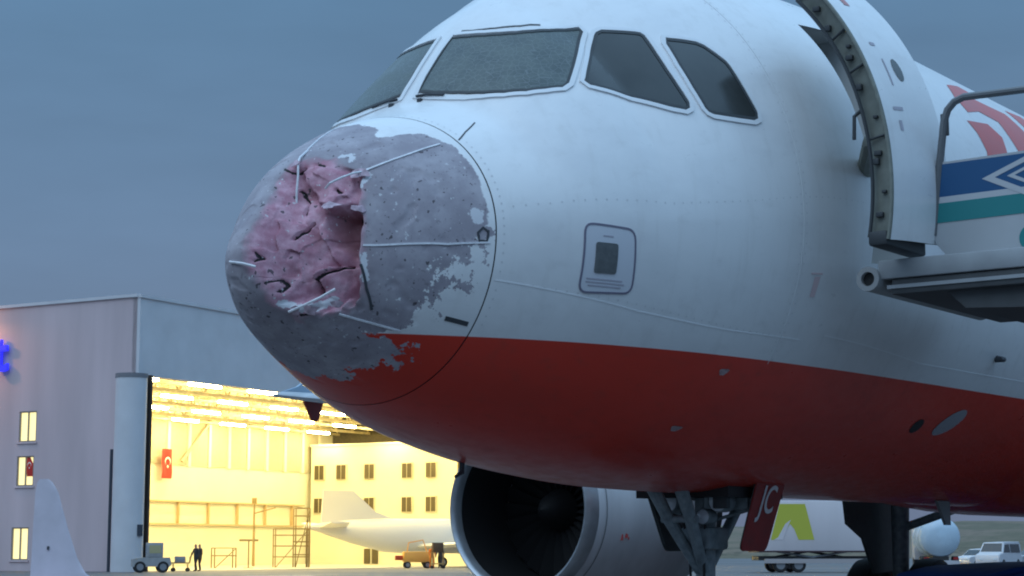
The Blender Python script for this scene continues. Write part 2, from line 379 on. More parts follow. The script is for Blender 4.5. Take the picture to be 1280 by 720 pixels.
# ---- forward and main fuselage, with the doorway left open
DX0, DX1, DA0, DA1 = 4.62, 5.43, -11.0, 46.0
xs = sorted(set(list(np.round(np.arange(1.213, 12, .06), 4)) + list(np.arange(12, 26, .5)) + list(np.arange(26, 37.6, .35)) + [DX0, DX1, 37.5]))
xs = [q for q in xs if not any(0 < abs(q - d) < .02 for d in (DX0, DX1))]
an = sorted(set(list(np.arange(-180, 180, 1.5)) + [DA0, DA1])); an = [q for q in an if not any(0 < abs(q - d) < .4 for d in (DA0, DA1))]
G = surf(*np.meshgrid(np.array(xs), np.radians(an), indexing='ij')); na = len(an); V = G.reshape(-1, 3); Fs = []
for i in range(len(xs) - 1):
    for j in range(na):
        j2 = (j + 1) % na
        if DX0 - 1e-6 <= xs[i] and xs[i + 1] <= DX1 + 1e-6 and DA0 - 1e-6 <= an[j] and an[j] < DA1 - 1e-6: continue
        Fs.append((i * na + j, i * na + j2, (i + 1) * na + j2, (i + 1) * na + j))
fus = obj('fuselage', V, Fs, MATS['fuselage_paint'], plane)
# inside of the doorway: a recessed vestibule
mb = MB()
for a0 in np.arange(DA0, DA1, 3.0):
    a1 = min(a0 + 3.0, DA1); q = on([DX0, DX0, DX1, DX1], [a0, a1, a1, a0], 0); w_ = q.copy(); w_[:, 1] = np.minimum(w_[:, 1] + .75, -.4)
    for s_ in (0, 1):
        k = (0, 1) if s_ == 0 else (3, 2); mb.add([q[k[0]], q[k[1]], w_[k[1]], w_[k[0]]], [(0, 1, 2, 3)])
for a0 in (DA0, DA1):
    q = on([DX0, DX1], [a0, a0], 0); w_ = q.copy(); w_[:, 1] += .8; mb.add([q[0], q[1], w_[1], w_[0]], [(0, 1, 2, 3)])
mb.build('door_surround', mat('surround_pale', (.58, .58, .57), .5), fus)
MB().box(3.9, 6.1, -1.2, 1.2, 3.36, 3.40).box(3.9, 6.1, 1.15, 1.2, 3.4, 4.85).box(3.9, 3.95, -1.2, 1.15, 3.4, 4.85).box(6.05, 6.1, -1.2, 1.15, 3.4, 4.85).build('vestibule', cabin_m, fus, False)
# dark throat behind the radome joint
ra = np.arange(-180, 180, 2.); q = [on(np.full(len(ra), x_), ra, -.012) for x_ in (1.16, 1.26)]
obj('radome_joint', np.concatenate(q), [(i, (i + 1) % len(ra), len(ra) + (i + 1) % len(ra), len(ra) + i) for i in range(len(ra))], seam_m, plane)

# ---- the smashed radome
def sdpoly(y, z, poly):
    P = np.array(poly, float); d = np.full(y.shape, 1e9); ins = np.zeros(y.shape, bool); n = len(P)
    for i in range(n):
        a, b = P[i], P[(i + 1) % n]; ex, ez = b - a; wx, wz = y - a[0], z - a[1]; t = np.clip((wx * ex + wz * ez) / (ex * ex + ez * ez + 1e-12), 0, 1)
        d = np.minimum(d, np.hypot(wx - ex * t, wz - ez * t)); cnd = (a[1] <= z) != (b[1] <= z)
        ins ^= cnd & (wx < ex * wz / (ez if abs(ez) > 1e-12 else 1e-12))
    return np.where(ins, d, -d)
def sdline(y, z, line):
    d = np.full(y.shape, 1e9); P = np.array(line, float)
    for a, b in zip(P[:-1], P[1:]):
        ex, ez = b - a; t = np.clip(((y - a[0]) * ex + (z - a[1]) * ez) / (ex * ex + ez * ez + 1e-12), 0, 1); d = np.minimum(d, np.hypot(y - a[0] - ex * t, z - a[1] - ez * t))
    return d
crater = [(-.02, 3.575), (-.113, 3.601), (-.259, 3.586), (-.406, 3.534), (-.458, 3.463), (-.497, 3.266), (-.517, 3.077), (-.52, 2.889), (-.489, 2.745), (-.405, 2.684), (-.295, 2.651), (-.204, 2.648), (-.153, 2.698), (-.13, 2.774), (-.10, 2.849), (-.075, 2.94), (-.07, 3.061), (-.06, 3.192), (-.03, 3.359), (0, 3.495)]
lobe = [(-.08, 3.55), (-.237, 3.575), (-.40, 3.53), (-.475, 3.42), (-.475, 3.29), (-.36, 3.27), (-.25, 3.33), (-.16, 3.42)]
hole = [(-.33, 3.255), (-.434, 3.27), (-.50, 3.25), (-.505, 3.08), (-.45, 2.99), (-.385, 3.05), (-.345, 3.15)]
cracks = [[(.01, 3.56), (-.05, 3.535), (-.114, 3.55)], [(-.19, 3.57), (-.24, 3.55)], [(-.114, 3.426), (-.188, 3.335), (-.20, 3.257)], [(-.20, 3.09), (-.235, 3.144), (-.265, 3.19)],
          [(-.13, 2.814), (-.175, 2.841), (-.19, 2.806), (-.175, 2.767)], [(-.295, 2.77), (-.31, 2.844), (-.36, 2.89), (-.405, 2.917), (-.44, 2.931)], [(-.34, 3.41), (-.37, 3.385)], [(-.262, 2.648), (-.22, 2.635)], [(-.10, 2.93), (-.12, 2.95), (-.10, 2.99)]]
nx, naR = 260, 480
ss = np.linspace(0, math.sqrt(1.2055), nx); AR = np.radians(np.arange(naR) * 360 / naR - 180); XX, AA = np.meshgrid(ss**2, AR, indexing='ij')
P = surf(XX, AA); y, z = P[..., 1], P[..., 2]
def fbm(sc, seed, oct_=4):
    o_ = np.zeros(y.shape).ravel(); pv = P.reshape(-1, 3)
    for i in range(len(o_)): o_[i] = mnoise.fractal(Vector((pv[i, 0] * sc + seed, pv[i, 1] * sc, pv[i, 2] * sc)), .6, 2., oct_)
    return o_.reshape(y.shape)
nA = fbm(4.6, 3.1, 2); nB = fbm(11., 9.7, 2)
wy, wz = y + .025 * nA, z + .025 * nB
sc_ = sdpoly(wy, wz, crater); sl = sdpoly(wy, wz, lobe); sh = sdpoly(wy, wz, hole)
sm = lambda v, a, b: (lambda t: t * t * (3 - 2 * t))(np.clip((v - a) / (b - a), 0, 1))
port = sm(-y, .28, .46)                                    # steep torn edge on the port side, slow slope to starboard
edge = sm(sc_, -.02, .13) * (1 - port) + sm(sc_, -.004, .03) * port
front = (XX < .9)
# crumpled plates: each cell of the broken sandwich shell lies flat at its own depth and tilt
rngc = np.random.default_rng(11); cells = np.stack([rngc.uniform(-.56, .06, 34), rngc.uniform(2.6, 3.65, 34)], 1); tilt = rngc.normal(0, .09, (34, 2)); lev = rngc.normal(0, .012, 34)
qy, qz = y + .03 * nA + .012 * nB, z + .03 * nB
dc = np.stack([np.hypot(qy - c_[0], (qz - c_[1]) * .8) for c_ in cells], -1); od = np.argsort(dc, -1); k1, k2 = od[..., 0], od[..., 1]
gap = np.take_along_axis(dc, k2[..., None], -1)[..., 0] - np.take_along_axis(dc, k1[..., None], -1)[..., 0]
plate = lev[k1] + tilt[k1, 0] * (qy - cells[k1, 0]) + tilt[k1, 1] * (qz - cells[k1, 1])
split = ((k1 * 7 + k2 * 7 + k1 * k2) % 8 == 0)                         # only some cells have parted
depth = edge * (.125 + .035 * nA + plate + .006 * nB) - .07 * sm(sl, -.015, .03) * edge + .12 * sm(sh, -.015, .05) + .006 * nB * sm(sc_, -.10, .02)
dimple = sm(fbm(7., 21., 2), .18, .6) * .009 * sm(1.05 - XX, 0, .2)            # hail dents over the rest of the cap
depth = np.where(front, depth, 0) + dimple * (1 - edge)
crk = np.full(y.shape, 1e9)
for l_ in cracks: crk = np.minimum(crk, sdline(y + .012 * nB, z + .012 * nA, l_))
crk = np.where(front & (y < .2), crk, 1.); crk = np.where(split & (sc_ > .02), np.minimum(crk, gap * .6 + .0035), crk)
depth += .03 * sm(.014 - crk, 0, .012) * edge
P2 = P.copy(); P2[..., 0] += depth; cxyz = np.stack([np.zeros_like(y), y * .0, np.full_like(z, 3.0)], -1)
P2[..., 1] -= y * depth * .25; P2[..., 2] -= (z - 3.0) * depth * .25
V = P2[1:].reshape(-1, 3); V = np.concatenate([V, P2[0, :1]]); tip = len(V) - 1; Fs = []
for i in range(nx - 2):
    for j in range(naR): j2 = (j + 1) % naR; Fs.append((i * naR + j, i * naR + j2, (i + 1) * naR + j2, (i + 1) * naR + j))
Fs += [(j, tip, (j + 1) % naR) for j in range(naR)]
radome = obj('radome', V, Fs, MATS['radome_damage'], plane); radome['label'] = 'crushed nose cap with stripped grey paint and torn pink core'
ea = [(88.2, 1.005), (72.4, .955), (66, .905), (63.4, .88), (60, .955), (55.2, 1.094), (47, 1.13), (41.4, 1.161), (25.8, 1.174), (12.4, 1.168), (2, 1.172), (-3.4, 1.155), (-7.4, 1.07), (-12.6, 1.03), (-17.4, .99), (-22.4, .95), (-30.2, .87), (-38, .85), (-42, .885), (-52.2, .96), (-59.6, .99), (-66, .9), (-78, .871), (-97, .88), (-111, .86), (-140, .8), (-180, .9), (180, .9), (140, 1.0), (110, 1.02)]
ea.sort(); xe = np.interp(np.degrees(AA), [q[0] for q in ea], [q[1] for q in ea])
rg = np.interp(np.degrees(AA), [-180, -120, -95, -60, -40, -12, -3, 5, 50, 66, 90, 180], [.5, .5, .5, .6, 1.0, 1.45, .7, .08, .10, .16, .16, .3])
flake = np.maximum.reduce([.022 - sdline(y, z, [(-.17, 2.70), (-.24, 2.675), (-.30, 2.69), (-.36, 2.73)]), .013 - sdline(y, z, [(-.28, 3.63), (-.33, 3.64), (-.35, 3.60)]), .016 - sdline(y, z, [(-.475, 3.50), (-.46, 3.42)]), .012 - sdline(y, z, [(-.545, 3.0), (-.54, 2.85)]), .020 - sdline(y, z, [(-.93, 3.30), (-.945, 3.24)])])
flake = np.where(y < .1, flake, -1)
bruise = np.exp(-np.maximum(-sc_, 0) / .05) * np.where(front, 1, 0) * .6
def fattr(name, arr):
    a_ = radome.data.attributes.new(name, 'FLOAT', 'POINT'); a_.data.foreach_set('value', np.concatenate([arr[1:].ravel(), arr[0, :1]]).astype(np.float32))
fattr('erode', xe - XX - .27 * np.exp(-((z - 2.553) / .030) ** 2) * (y < 0)); fattr('rag', rg); fattr('pink', np.where(front, sc_, -1.)); fattr('deep_shade', sm(sh, -.03, .03) * .8 + sm(nA, .1, .5) * .3 * edge)
fattr('crack', np.where(crk < .5, .0075 - crk, -1.)); fattr('flake', flake); fattr('bruise', bruise)

# lightning diverter strips, some torn loose
def free_strip(pts, r=.007):
    b = MB().tube(pts, r, 6); return b.build('diverter_strip', strip_m, radome)
for line in ([(1.10, 45.8), (.9, 45.2), (.726, 45.4), (.64, 45.6)], [(.52, 4.8), (.692, 2.0), (.942, -2.6), (1.174, -3.6)], [(.976, 96.3), (.771, 92.5), (.604, 88)], [(.497, -43.2), (.65, -43), (.84, -43.2)]):
    ribbon('diverter_strip', line, .011, .007, strip_m, radome)
free_strip([(.645, -.455, 3.525), (.55, -.44, 3.50), (.46, -.42, 3.46), (.40, -.38, 3.42), (.41, -.34, 3.395)])
free_strip([(.604, -.022, 3.70), (.49, -.06, 3.63), (.43, -.10, 3.58), (.41, -.12, 3.50), (.40, -.12, 3.40), (.40, -.12, 3.19)])
free_strip([(-.01, .02, 2.935), (.0, -.07, 2.92), (.045, -.135, 2.90)], .009)
free_strip([(.27, -.19, 2.655), (.30, -.28, 2.69), (.35, -.364, 2.735), (.40, -.436, 2.785)], .008)
rf = random.Random(5)
for (cx_, cy_, cz_), sz, (ry, rz_) in (((.60, -.44, 3.50), .07, (.4, .5)), ((.52, -.505, 3.27), .06, (.2, .9)), ((.36, -.27, 2.67), .08, (-.5, .3)), ((.30, -.20, 2.67), .06, (-.6, .1)), ((.44, -.41, 2.70), .05, (-.4, .6)), ((.43, -.08, 3.58), .06, (.5, -.2)), ((.42, -.36, 3.29), .09, (.9, .2))):
    M_ = Matrix.Rotation(rz_, 3, 'Z') @ Matrix.Rotation(ry, 3, 'Y'); rim_ = []
    for i_ in range(9): a_ = 2 * math.pi * i_ / 9; r_ = sz * rf.uniform(.45, 1.0); rim_.append(Vector((.25 * r_ * math.cos(a_) ** 2 - .01, r_ * math.cos(a_), .6 * r_ * math.sin(a_))))
    V = [Vector((cx_, cy_, cz_)) + M_ @ p for p in [Vector((-.012, 0, 0))] + rim_]; V += [v_ + Vector((.006, .002, 0)) for v_ in V]
    obj('torn_flap', V, [(0, 1 + i_, 1 + (i_ + 1) % 9) for i_ in range(9)] + [(10, 11 + (i_ + 1) % 9, 11 + i_) for i_ in range(9)] + [(1 + i_, 11 + i_, 11 + (i_ + 1) % 9, 1 + (i_ + 1) % 9) for i_ in range(9)], mat('torn_laminate', (.48, .36, .42), .8, var=.35, scale=25), radome, False)
ribbon('scuff_mark', [(1.034, -33.2), (1.175, -33.8)], .03, .003, seam_m, radome)
ribbon('scuff_mark', [(.512, -6.6), (.564, -22.2), (.636, -35.2)], .016, .004, seam_m, radome)
ribbon('torn_edge', [(1.106, .5), (1.135, 2.4), (1.165, .5), (1.158, -3), (1.115, -2.6)], .014, .005, seam_m, radome, closed=True)

# ---- cockpit windows, port and mirrored to starboard
front_w = [(1.625, 86.6), (1.617, 79.4), (1.623, 72.8), (1.638, 67.0), (1.668, 61.6), (1.728, 55.2), (1.813, 49.8), (1.907, 46.4), (2.012, 43.8), (2.054, 43.9), (2.188, 47.2), (2.345, 51.2), (2.490, 54.8), (2.495, 55.7), (2.407, 57.4),
           (2.292, 59.5), (2.197, 62.3), (2.12, 65.7), (2.065, 69.6), (2.021, 74.2), (1.992, 79.6), (1.976, 86.0), (1.875, 86.2), (1.782, 86.3), (1.705, 86.5)]
slide_w = [(2.18, 42.0), (2.231, 43.5), (2.283, 45.0), (2.425, 48.8), (2.543, 51.9), (2.565, 52.3), (2.599, 52.3), (2.703, 50.2), (2.810, 48.3), (2.838, 47.7), (2.848, 46.9), (2.843, 45.6), (2.827, 41.6), (2.819, 37.2), (2.825, 33.0), (2.838, 28.9), (2.828, 28.2), (2.798, 28.1), (2.76, 28.7),
           (2.712, 29.4), (2.665, 30.3), (2.58, 32.2), (2.498, 34.1), (2.416, 36.0), (2.336, 37.6), (2.257, 39.2), (2.195, 40.8)]
rear_w = [(2.995, 44.4), (3.116, 43.0), (3.225, 41.5), (3.27, 40.3), (3.324, 37.7), (3.37, 35.3), (3.378, 34.0), (3.387, 30.4), (3.400, 26.6), (3.418, 23.0), (3.408, 22.2), (3.376, 22.1), (3.25, 23.2), (3.126, 24.4), (3.015, 25.5), (2.985, 26.2), (2.972, 27), (2.956, 32.0), (2.957, 37.6), (2.982, 43.4)]
for sgn in (1, -1):
    for poly, gm in ((front_w, 'hail_glass'), (slide_w, 'cockpit_glass'), (rear_w, 'cockpit_glass')):
        pl = [(p[0], p[1] if sgn > 0 else 180 - p[1]) for p in poly]
        wnd = patch('cockpit_window', pl, .004, MATS[gm], plane, .06)
        K_ = 1.8 * math.pi / 180; cen = np.mean([(p[0], p[1] * K_) for p in pl], 0); n_ = len(pl); wide = []
        for i_ in range(n_):
            t_ = np.array([pl[(i_ + 1) % n_][0] - pl[i_ - 1][0], (pl[(i_ + 1) % n_][1] - pl[i_ - 1][1]) * K_]); nn_ = np.array([t_[1], -t_[0]]) / max(np.linalg.norm(t_), 1e-6)
            if np.dot(nn_, np.array([pl[i_][0], pl[i_][1] * K_]) - cen) < 0: nn_ = -nn_
            wide.append((pl[i_][0] + nn_[0] * .030, pl[i_][1] + nn_[1] * .030 / K_))
        ribbon('window_frame', wide, .034, .011, mat('frame_white', (.70, .71, .73), .35), wnd, closed=True)
        ribbon('window_seal', pl, .022, .008, seal_m, wnd, closed=True)
for sgn in (1, -1):      # wipers parked along the windshield base
    S = lambda x, a: (x, a if sgn > 0 else 180 - a)
    q = [on(*[[v_] for v_ in S(x, a)], o_)[0] for x, a, o_ in ((1.595, 86, .018), (1.598, 82, .022), (1.603, 75, .018))]
    MB().tube(q, .008, 6).build('wiper', seam_m, plane)
    q = on(*[[v_] for v_ in S(1.57, 84)], .0)[0]; MB().box(q[0] - .014, q[0] + .014, q[1] - .018, q[1] + .018, q[2] - .02, q[2] + .018, .006).build('wiper_hub', seam_m, plane)
ribbon('windshield_sealant', [(2.037, 83.6), (2.045, 79.6), (2.07, 76), (2.104, 72.4), (2.15, 69.2), (2.197, 66.4), (2.25, 64.6), (2.301, 62.6)], .011, .006, mat('sealant_torn', (.12, .13, .14), .8, var=.5, scale=40), plane)
# skin joints
for l_, w_, m_ in (([(1.225, 46), (1.322, 50.2), (1.445, 54.2)], .010, seam_m), ([(1.237, -16.8), (1.743, -20), (2.24, -23), (3.005, -25.4), (3.974, -28.2)], .008, faint_m),
                   ([(4.255, -27), (5.89, -31.6), (8.066, -31.2)], .008, faint_m), ([(3.72, 75), (3.72, 30), (3.72, -20), (3.72, -34)], .003, joint_m)):
    ribbon('skin_joint', l_, w_, .0022, m_, plane)
# flush rivet rows, too fine to pick apart singly
def rivets(pts, r_=.0065):
    X_ = np.array([p[0] for p in pts]); A_ = np.array([p[1] for p in pts]); c_ = on(X_, A_, .0018); n_ = surf_n(X_, np.radians(A_)); V = []; F = []
    for i in range(len(pts)):
        u = np.cross(n_[i], [1., 0, .01]); u /= np.linalg.norm(u); v_ = np.cross(n_[i], u); b_ = len(V)
        V += [c_[i] + (u * math.cos(t) + v_ * math.sin(t)) * r_ for t in np.linspace(0, 2 * math.pi, 6, False)]; F.append(tuple(range(b_, b_ + 6)))
    o_ = obj('rivet_row', V, F, mat('rivet_grey', (.60, .605, .62), .5), fus, False); o_['kind'] = 'stuff'
rivets([(1.255, a_) for a_ in np.arange(-33, 90, 3.2)]); rivets([(3.69, a_) for a_ in np.arange(-33, 75, 2.2)]); rivets([(3.75, a_) for a_ in np.arange(-33, 75, 2.2)])
rivets([(x_, 10 - (x_ - 1.3) * 2.6) for x_ in np.arange(1.32, 4.5, .075)]); rivets([(x_, -17.5 - (x_ - 1.3) * 4.1) for x_ in np.arange(1.32, 3.7, .075)])
# static port plate with its bordered placard
zl = lambda x, z_: (x, ang_z(x, z_))
ring_ = rounded([zl(1.752, 3.280), zl(2.110, 3.272), zl(2.150, 2.878), zl(1.765, 2.858)], .16, 5)
patch('placard_field', ring_, .0022, placard_f, plane)
pc = patch('static_port_plate', rounded([zl(1.832, 3.172), zl(1.988, 3.172), zl(2.000, 2.985), zl(1.842, 2.982)], .10, 3), .008, plate_m, plane, .05, .008)
ribbon('placard_border', ring_, .013, .005, placard_m, plane, closed=True)
for z0, x0, x1 in ((2.945, 1.80, 2.06), (2.925, 1.80, 2.08), (2.905, 1.82, 2.06), (3.215, 1.88, 1.95)):
    ribbon('placard_text_line', [zl(x0, z0), zl(x1, z0)], .009, .0046, print_m, plane)
# patches, scuffs and probes on the skin
patch('access_cover', [(7.10 + .17 * math.cos(t) + .10 * math.sin(t), -45 + 4.2 * math.sin(t)) for t in np.linspace(0, 2 * math.pi, 20, False)], .004, mat('cover_grey', (.30, .29, .32), .5), plane)
patch('drain_port', [(6.55 + .09 * math.cos(t), -47.2 + 2.2 * math.sin(t)) for t in np.linspace(0, 2 * math.pi, 14, False)], .003, dark_m, plane)
sc_m = mat('scuff_pale', (.36, .26, .27), .7, var=.4, scale=60)
for x_, a_, r_ in ((3.28, -36.4, .045), (3.27, -54, .05)):
    patch('chipped_spot', [(x_ + r_ * (1 + .35 * math.sin(3 * t)) * math.cos(t), a_ + r_ * 26 * (1 + .3 * math.cos(2 * t)) * math.sin(t)) for t in np.linspace(0, 2 * math.pi, 14, False)], .003, sc_m, plane)
patch('pink_stencil', [(3.90, -18.4), (3.96, -18.4), (3.98, -14), (3.91, -14)], .003, mat('stencil_pink', (.68, .52, .54), .5), plane)
ribbon('pink_stencil', [(3.86, -13.2), (4.0, -13.4)], .012, .003, mat('stencil_pink', (.68, .52, .54), .5), plane)
q = on([7.25], [-27])[0]; MB().tube([q, q + np.array([0, -.07, -.01]), q + np.array([-.12, -.09, -.015])], .02, 8, rs=[.03, .022, .012]).build('probe', seam_m, plane)
q = on([2.55], [-100])[0]; MB().tube([q + np.array([0, 0, .02]), q + np.array([.0, 0, -.07]), q + np.array([-.07, 0, -.10])], .016, 8, rs=[.022, .018, .012]).build('probe', seam_m, plane)
MB().prism([(9.25, 1.75), (9.55, 1.75), (9.56, 1.52), (9.45, 1.52)], -.35, -.32, 'y').build('blade_antenna', mat('antenna_grey', (.16, .17, .18), .5), plane)
# title lettering behind the door
for pl in ([(7.30, 43.4), (7.741, 47), (7.95, 46), (7.70, 42.6), (8.082, 42.8), (8.498, 43.2), (8.60, 36.8), (8.35, 27), (8.10, 14), (7.70, 14), (7.951, 28), (7.935, 36.2), (7.565, 36.8), (7.204, 34.0), (7.15, 38)],
           [(6.95, 29.2), (7.47, 31.6), (7.645, 29.0), (7.50, 22), (7.33, 12), (6.80, 12), (7.05, 22), (7.034, 26.5)], [(8.85, 46), (9.35, 48), (9.5, 30), (9.3, 14), (8.85, 14), (9.0, 30)]):
    cx_, ca_ = np.mean([p[0] for p in pl]), np.mean([p[1] for p in pl]); pl = [(cx_ + (p[0] - cx_) * 1.12, ca_ + (p[1] - ca_) * 1.12) for p in pl]
    patch('title_letter', pl, .003, letter_r, fus, .09)

# ---- the opened passenger door, swung forward parallel to the skin
DS = np.array([-.90, -.56, 0.0])
def dgrid(off, xa, xb, aa, ab, n1=10, n2=40):
    X_, A_ = np.meshgrid(np.linspace(xa, xb, n1), np.linspace(aa, ab, n2), indexing='ij'); q = on(X_.ravel(), A_.ravel(), off) + DS
    return [tuple(p) for p in q], [(i * n2 + j, i * n2 + j + 1, (i + 1) * n2 + j + 1, (i + 1) * n2 + j) for i in range(n1 - 1) for j in range(n2 - 1)]
V, Fs = dgrid(0, DX0, DX1, DA0, DA1); door = obj('passenger_door', V, Fs, MATS['fuselage_paint'], plane); door['label'] = 'white passenger door swung open ahead of its doorway'
V, Fs = dgrid(-.165, DX0 + .03, DX1 - .03, DA0 + 1, DA1 - 1); obj('door_lining', V, Fs, dooredge_m, door)
n2 = 60; A_ = np.linspace(DA0, DA1, n2)
for x_ in (DX0, DX1):
    a_ = on(np.full(n2, x_), A_, 0) + DS; b_ = on(np.full(n2, x_ + (.03 if x_ == DX0 else -.03)), A_, -.165) + DS
    obj('door_edge', np.concatenate([a_, b_]), [(i, i + 1, n2 + i + 1, n2 + i) for i in range(n2 - 1)], dooredge_m, door)
for a0 in (DA0, DA1):
    X_ = np.linspace(DX0, DX1, 8); a_ = on(X_, np.full(8, a0), 0) + DS; b_ = on(X_, np.full(8, a0), -.165) + DS
    obj('door_edge', np.concatenate([a_, b_]), [(i, i + 1, 8 + i + 1, 8 + i) for i in range(7)], dooredge_m, door)
def edge_pt(a, d, dx=0.): return on([DX0 + dx], [a], -d)[0] + DS
for i_, a0 in enumerate((-6, -1.5, 5, 6.5, 13.5, 21, 27.5, 29.5, 36, 41)):       # stop fittings and latch holes down the leading edge
    p_ = edge_pt(a0, (.10, .07, .12)[i_ % 3]); w_ = (.026, .016, .02)[i_ % 3]
    MB().box(p_[0] - .016, p_[0] + .02, p_[1] - w_, p_[1] + w_, p_[2] - (.022, .010, .03)[i_ % 3], p_[2] + .012, .004).build('stop_fitting', seal_m, door)
for a0 in (9.5, 24.5, 33): # frames crossing the edge
    MB().tube([edge_pt(a0, .01, -.004), edge_pt(a0, .155, -.004)], .009, 6).build('edge_rib', seal_m, door)
for d_ in (.012, .155):
    ribs = [edge_pt(a0, d_) + np.array([-.012, 0, 0]) for a0 in np.linspace(DA0, DA1, 40)]
    MB().tube(ribs, .014, 6).build('edge_seal', seal_m if d_ > .1 else dooredge_m, door)
p_ = edge_pt(DA0 + .5, .1); MB().box(p_[0] - .03, p_[0] + .62, p_[1] - .08, p_[1] + .06, p_[2] - .07, p_[2] + .03, .02).build('girt_bar_housing', seal_m, door)
p_ = edge_pt(14, .2); MB().tube([p_ + np.array([.05, -.01, .10]), p_ + np.array([.0, .035, .04]), p_ + np.array([.0, .04, -.12])], .014, 8).build('door_handle', seal_m, door)
p_ = edge_pt(12, .16); q = on([DX0 - .1], [8], 0)[0]; MB().tube([p_ + np.array([.45, 0, 0]), p_ + np.array([.5, .2, .02]), q + np.array([.1, .05, 0])], .06, 10).build('hinge_arm', dooredge_m, door)
def dpatch(name, poly, off, material, me_=.06):
    o_ = patch(name, poly, off, material, door, me_); o_.data.transform(Matrix.Translation(Vector(DS))); return o_
dpatch('door_window', [(5.04 + .065 * math.cos(t), 24 + 2.6 * math.sin(t)) for t in np.linspace(0, 2 * math.pi, 24, False)], .003, MATS['cockpit_glass'])
dpatch('door_mark', [(4.86, 20), (4.88, 20), (4.88, 26), (4.86, 26)], .003, print_m); dpatch('door_mark', [(4.76, 14.5), (4.90, 14.7), (4.90, 15.4), (4.76, 15.2)], .003, print_m)
dpatch('door_mark', [(4.84, 40), (4.92, 40), (4.92, 43), (4.84, 43)], .003, mat('stencil_red', (.5, .2, .2), .5)); dpatch('door_mark', [(4.80, 29), (4.87, 29), (4.87, 29.8), (4.80, 29.8)], .003, print_m)
dpatch('door_mark', [(4.80, 10.5), (4.84, 10.5), (4.84, 12.5), (4.80, 12.5)], .003, print_m)

# ---- nose landing gear
GX = 5.40
def bar(a, b, r, name, mt, parent, r2=None, n=14): return MB().tube([a, b], r, n, rs=[r, r2 or r]).build(name, mt, parent)
leg = bar((GX + .03, 0, 1.95), (GX, 0, .42), .085, 'nose_gear_leg', gear_m, plane, .075, 20)
bar((GX + .01, 0, 1.02), (GX, 0, .45), .062, 'oleo_piston', chrome, leg)
MB().tube([(4.72, .14, 1.90), (5.02, .10, 1.52), (GX - .05, .02, 1.12)], .05, 10, rs=[.06, .05, .045]).build('drag_brace', gear_m, leg)
MB().tube([(4.72, -.14, 1.90), (5.02, -.10, 1.52), (GX - .05, -.02, 1.12)], .05, 10, rs=[.06, .05, .045]).build('drag_brace', gear_m, leg)
bar((6.02, -.05, 1.78), (GX + .07, 0, 1.14), .045, 'rear_brace', gear_m, leg); bar((5.02, .16, 1.52), (5.02, -.16, 1.52), .03, 'cross_link', gear_m, leg)
MB().tube([(GX - .1, -.1, 1.05), (GX - .25, -.02, .85), (GX - .08, 0, .55)], .025, 8).build('torque_link', gear_m, leg)
MB().box(GX - .16, GX + .16, -.14, .14, 1.28, 1.46, .03).build('steering_collar', gear_m, leg)
for yy in (-.11, .11): MB().tube([(GX - .13, yy, 1.86), (GX - .16, yy, 1.6), (GX - .12, yy * .6, 1.2), (GX - .1, yy * .4, .6)], .012, 6).build('hydraulic_hose', dark_m, leg)
MB().lathe([(-.24, .02), (-.24, .045), (.24, .045), (.24, .02)], 14, (GX, 0, .40), 'y').build('axle', gear_m, leg)
for yy, zz, rr in ((-.24, 1.66, .085), (.22, 1.66, .085), (-.10, 1.54, .06)):
    l_ = MB().lathe([(.0, .001), (.06, rr * .6), (.12, rr), (.0, rr * 1.05), (-.02, rr)], 20, (GX - .18, yy, zz), 'x').build('taxi_light', gear_m, leg)
    l_.data.transform(Matrix.Identity(4)); MB().lathe([(-.03, .001), (-.022, rr * .6), (-.01, rr * .96)], 20, (GX - .185, yy, zz), 'x').build('taxi_light_lens', lamp_lens, leg)
def wheel(name, x_, y_, r_, w_, parent):
    h = w_ / 2
    t_ = MB().lathe([(-h * .6, r_ * .55), (-h, r_ * .66), (-h, r_ * .86), (-h * .72, r_ * .97), (-h * .3, r_), (h * .3, r_), (h * .72, r_ * .97), (h, r_ * .86), (h, r_ * .66), (h * .6, r_ * .55)], 36, (x_, y_, r_), 'y').build(name, tyre_m, parent)
    MB().lathe([(-h * .55, .001), (-h * .7, r_ * .2), (-h * .45, r_ * .3), (-h * .62, r_ * .56), (h * .62, r_ * .56), (h * .45, r_ * .3), (h * .7, r_ * .2), (h * .55, .001)], 28, (x_, y_, r_), 'y').build('wheel_rim', rim_m, t_)
    return t_
for yy in (-.26, .26): wheel('nose_wheel', GX, yy, .38, .22, leg)
dp = rounded([(5.33, 1.86), (5.80, 1.86), (5.78, 1.27), (5.36, 1.27)], .12, 4)
def dy(z_): return .34 + (z_ - 1.27) / .59 * .19
for sg, lab in ((-1, 'red nose gear door lettered JC'), (1, 'dark inner face of the far nose gear door')):
    def sheet(poly, d0, d1):
        n = len(poly); V = [(p[0], sg * (dy(p[1]) + d), p[1]) for d in (d0, d1) for p in poly]
        return MB().add(V, [tuple(range(n)), tuple(range(n, 2 * n))] + [(i, (i + 1) % n, (i + 1) % n + n, i + n) for i in range(n)])
    dd = sheet(dp, 0, .012).build('nose_gear_door', gdoor_red if sg < 0 else gdoor_in, plane, True, 30); dd['label'] = lab
    sheet([((p[0] - 5.56) * .97 + 5.56, (p[1] - 1.55) * .97 + 1.55) for p in dp], -.014, -.003).build('door_liner', gdoor_in, dd, True, 30)
    bar((5.5, sg * dy(1.62), 1.62), (5.45, 0, 1.50), .014, 'door_rod', gear_m, dd, n=8)
    if sg < 0:
        tm = Matrix.Translation((5.575, -dy(1.665) - .018, 1.665)) @ Matrix.Rotation(R(90) + math.atan2(.19, .59), 4, 'X') @ Matrix.Diagonal((.95, 1.25, 1, 1))
        text_mesh('gear_door_code', 'JC', .26, letter_w, dd, tm, .002, .002, 'CENTER', 0.05)
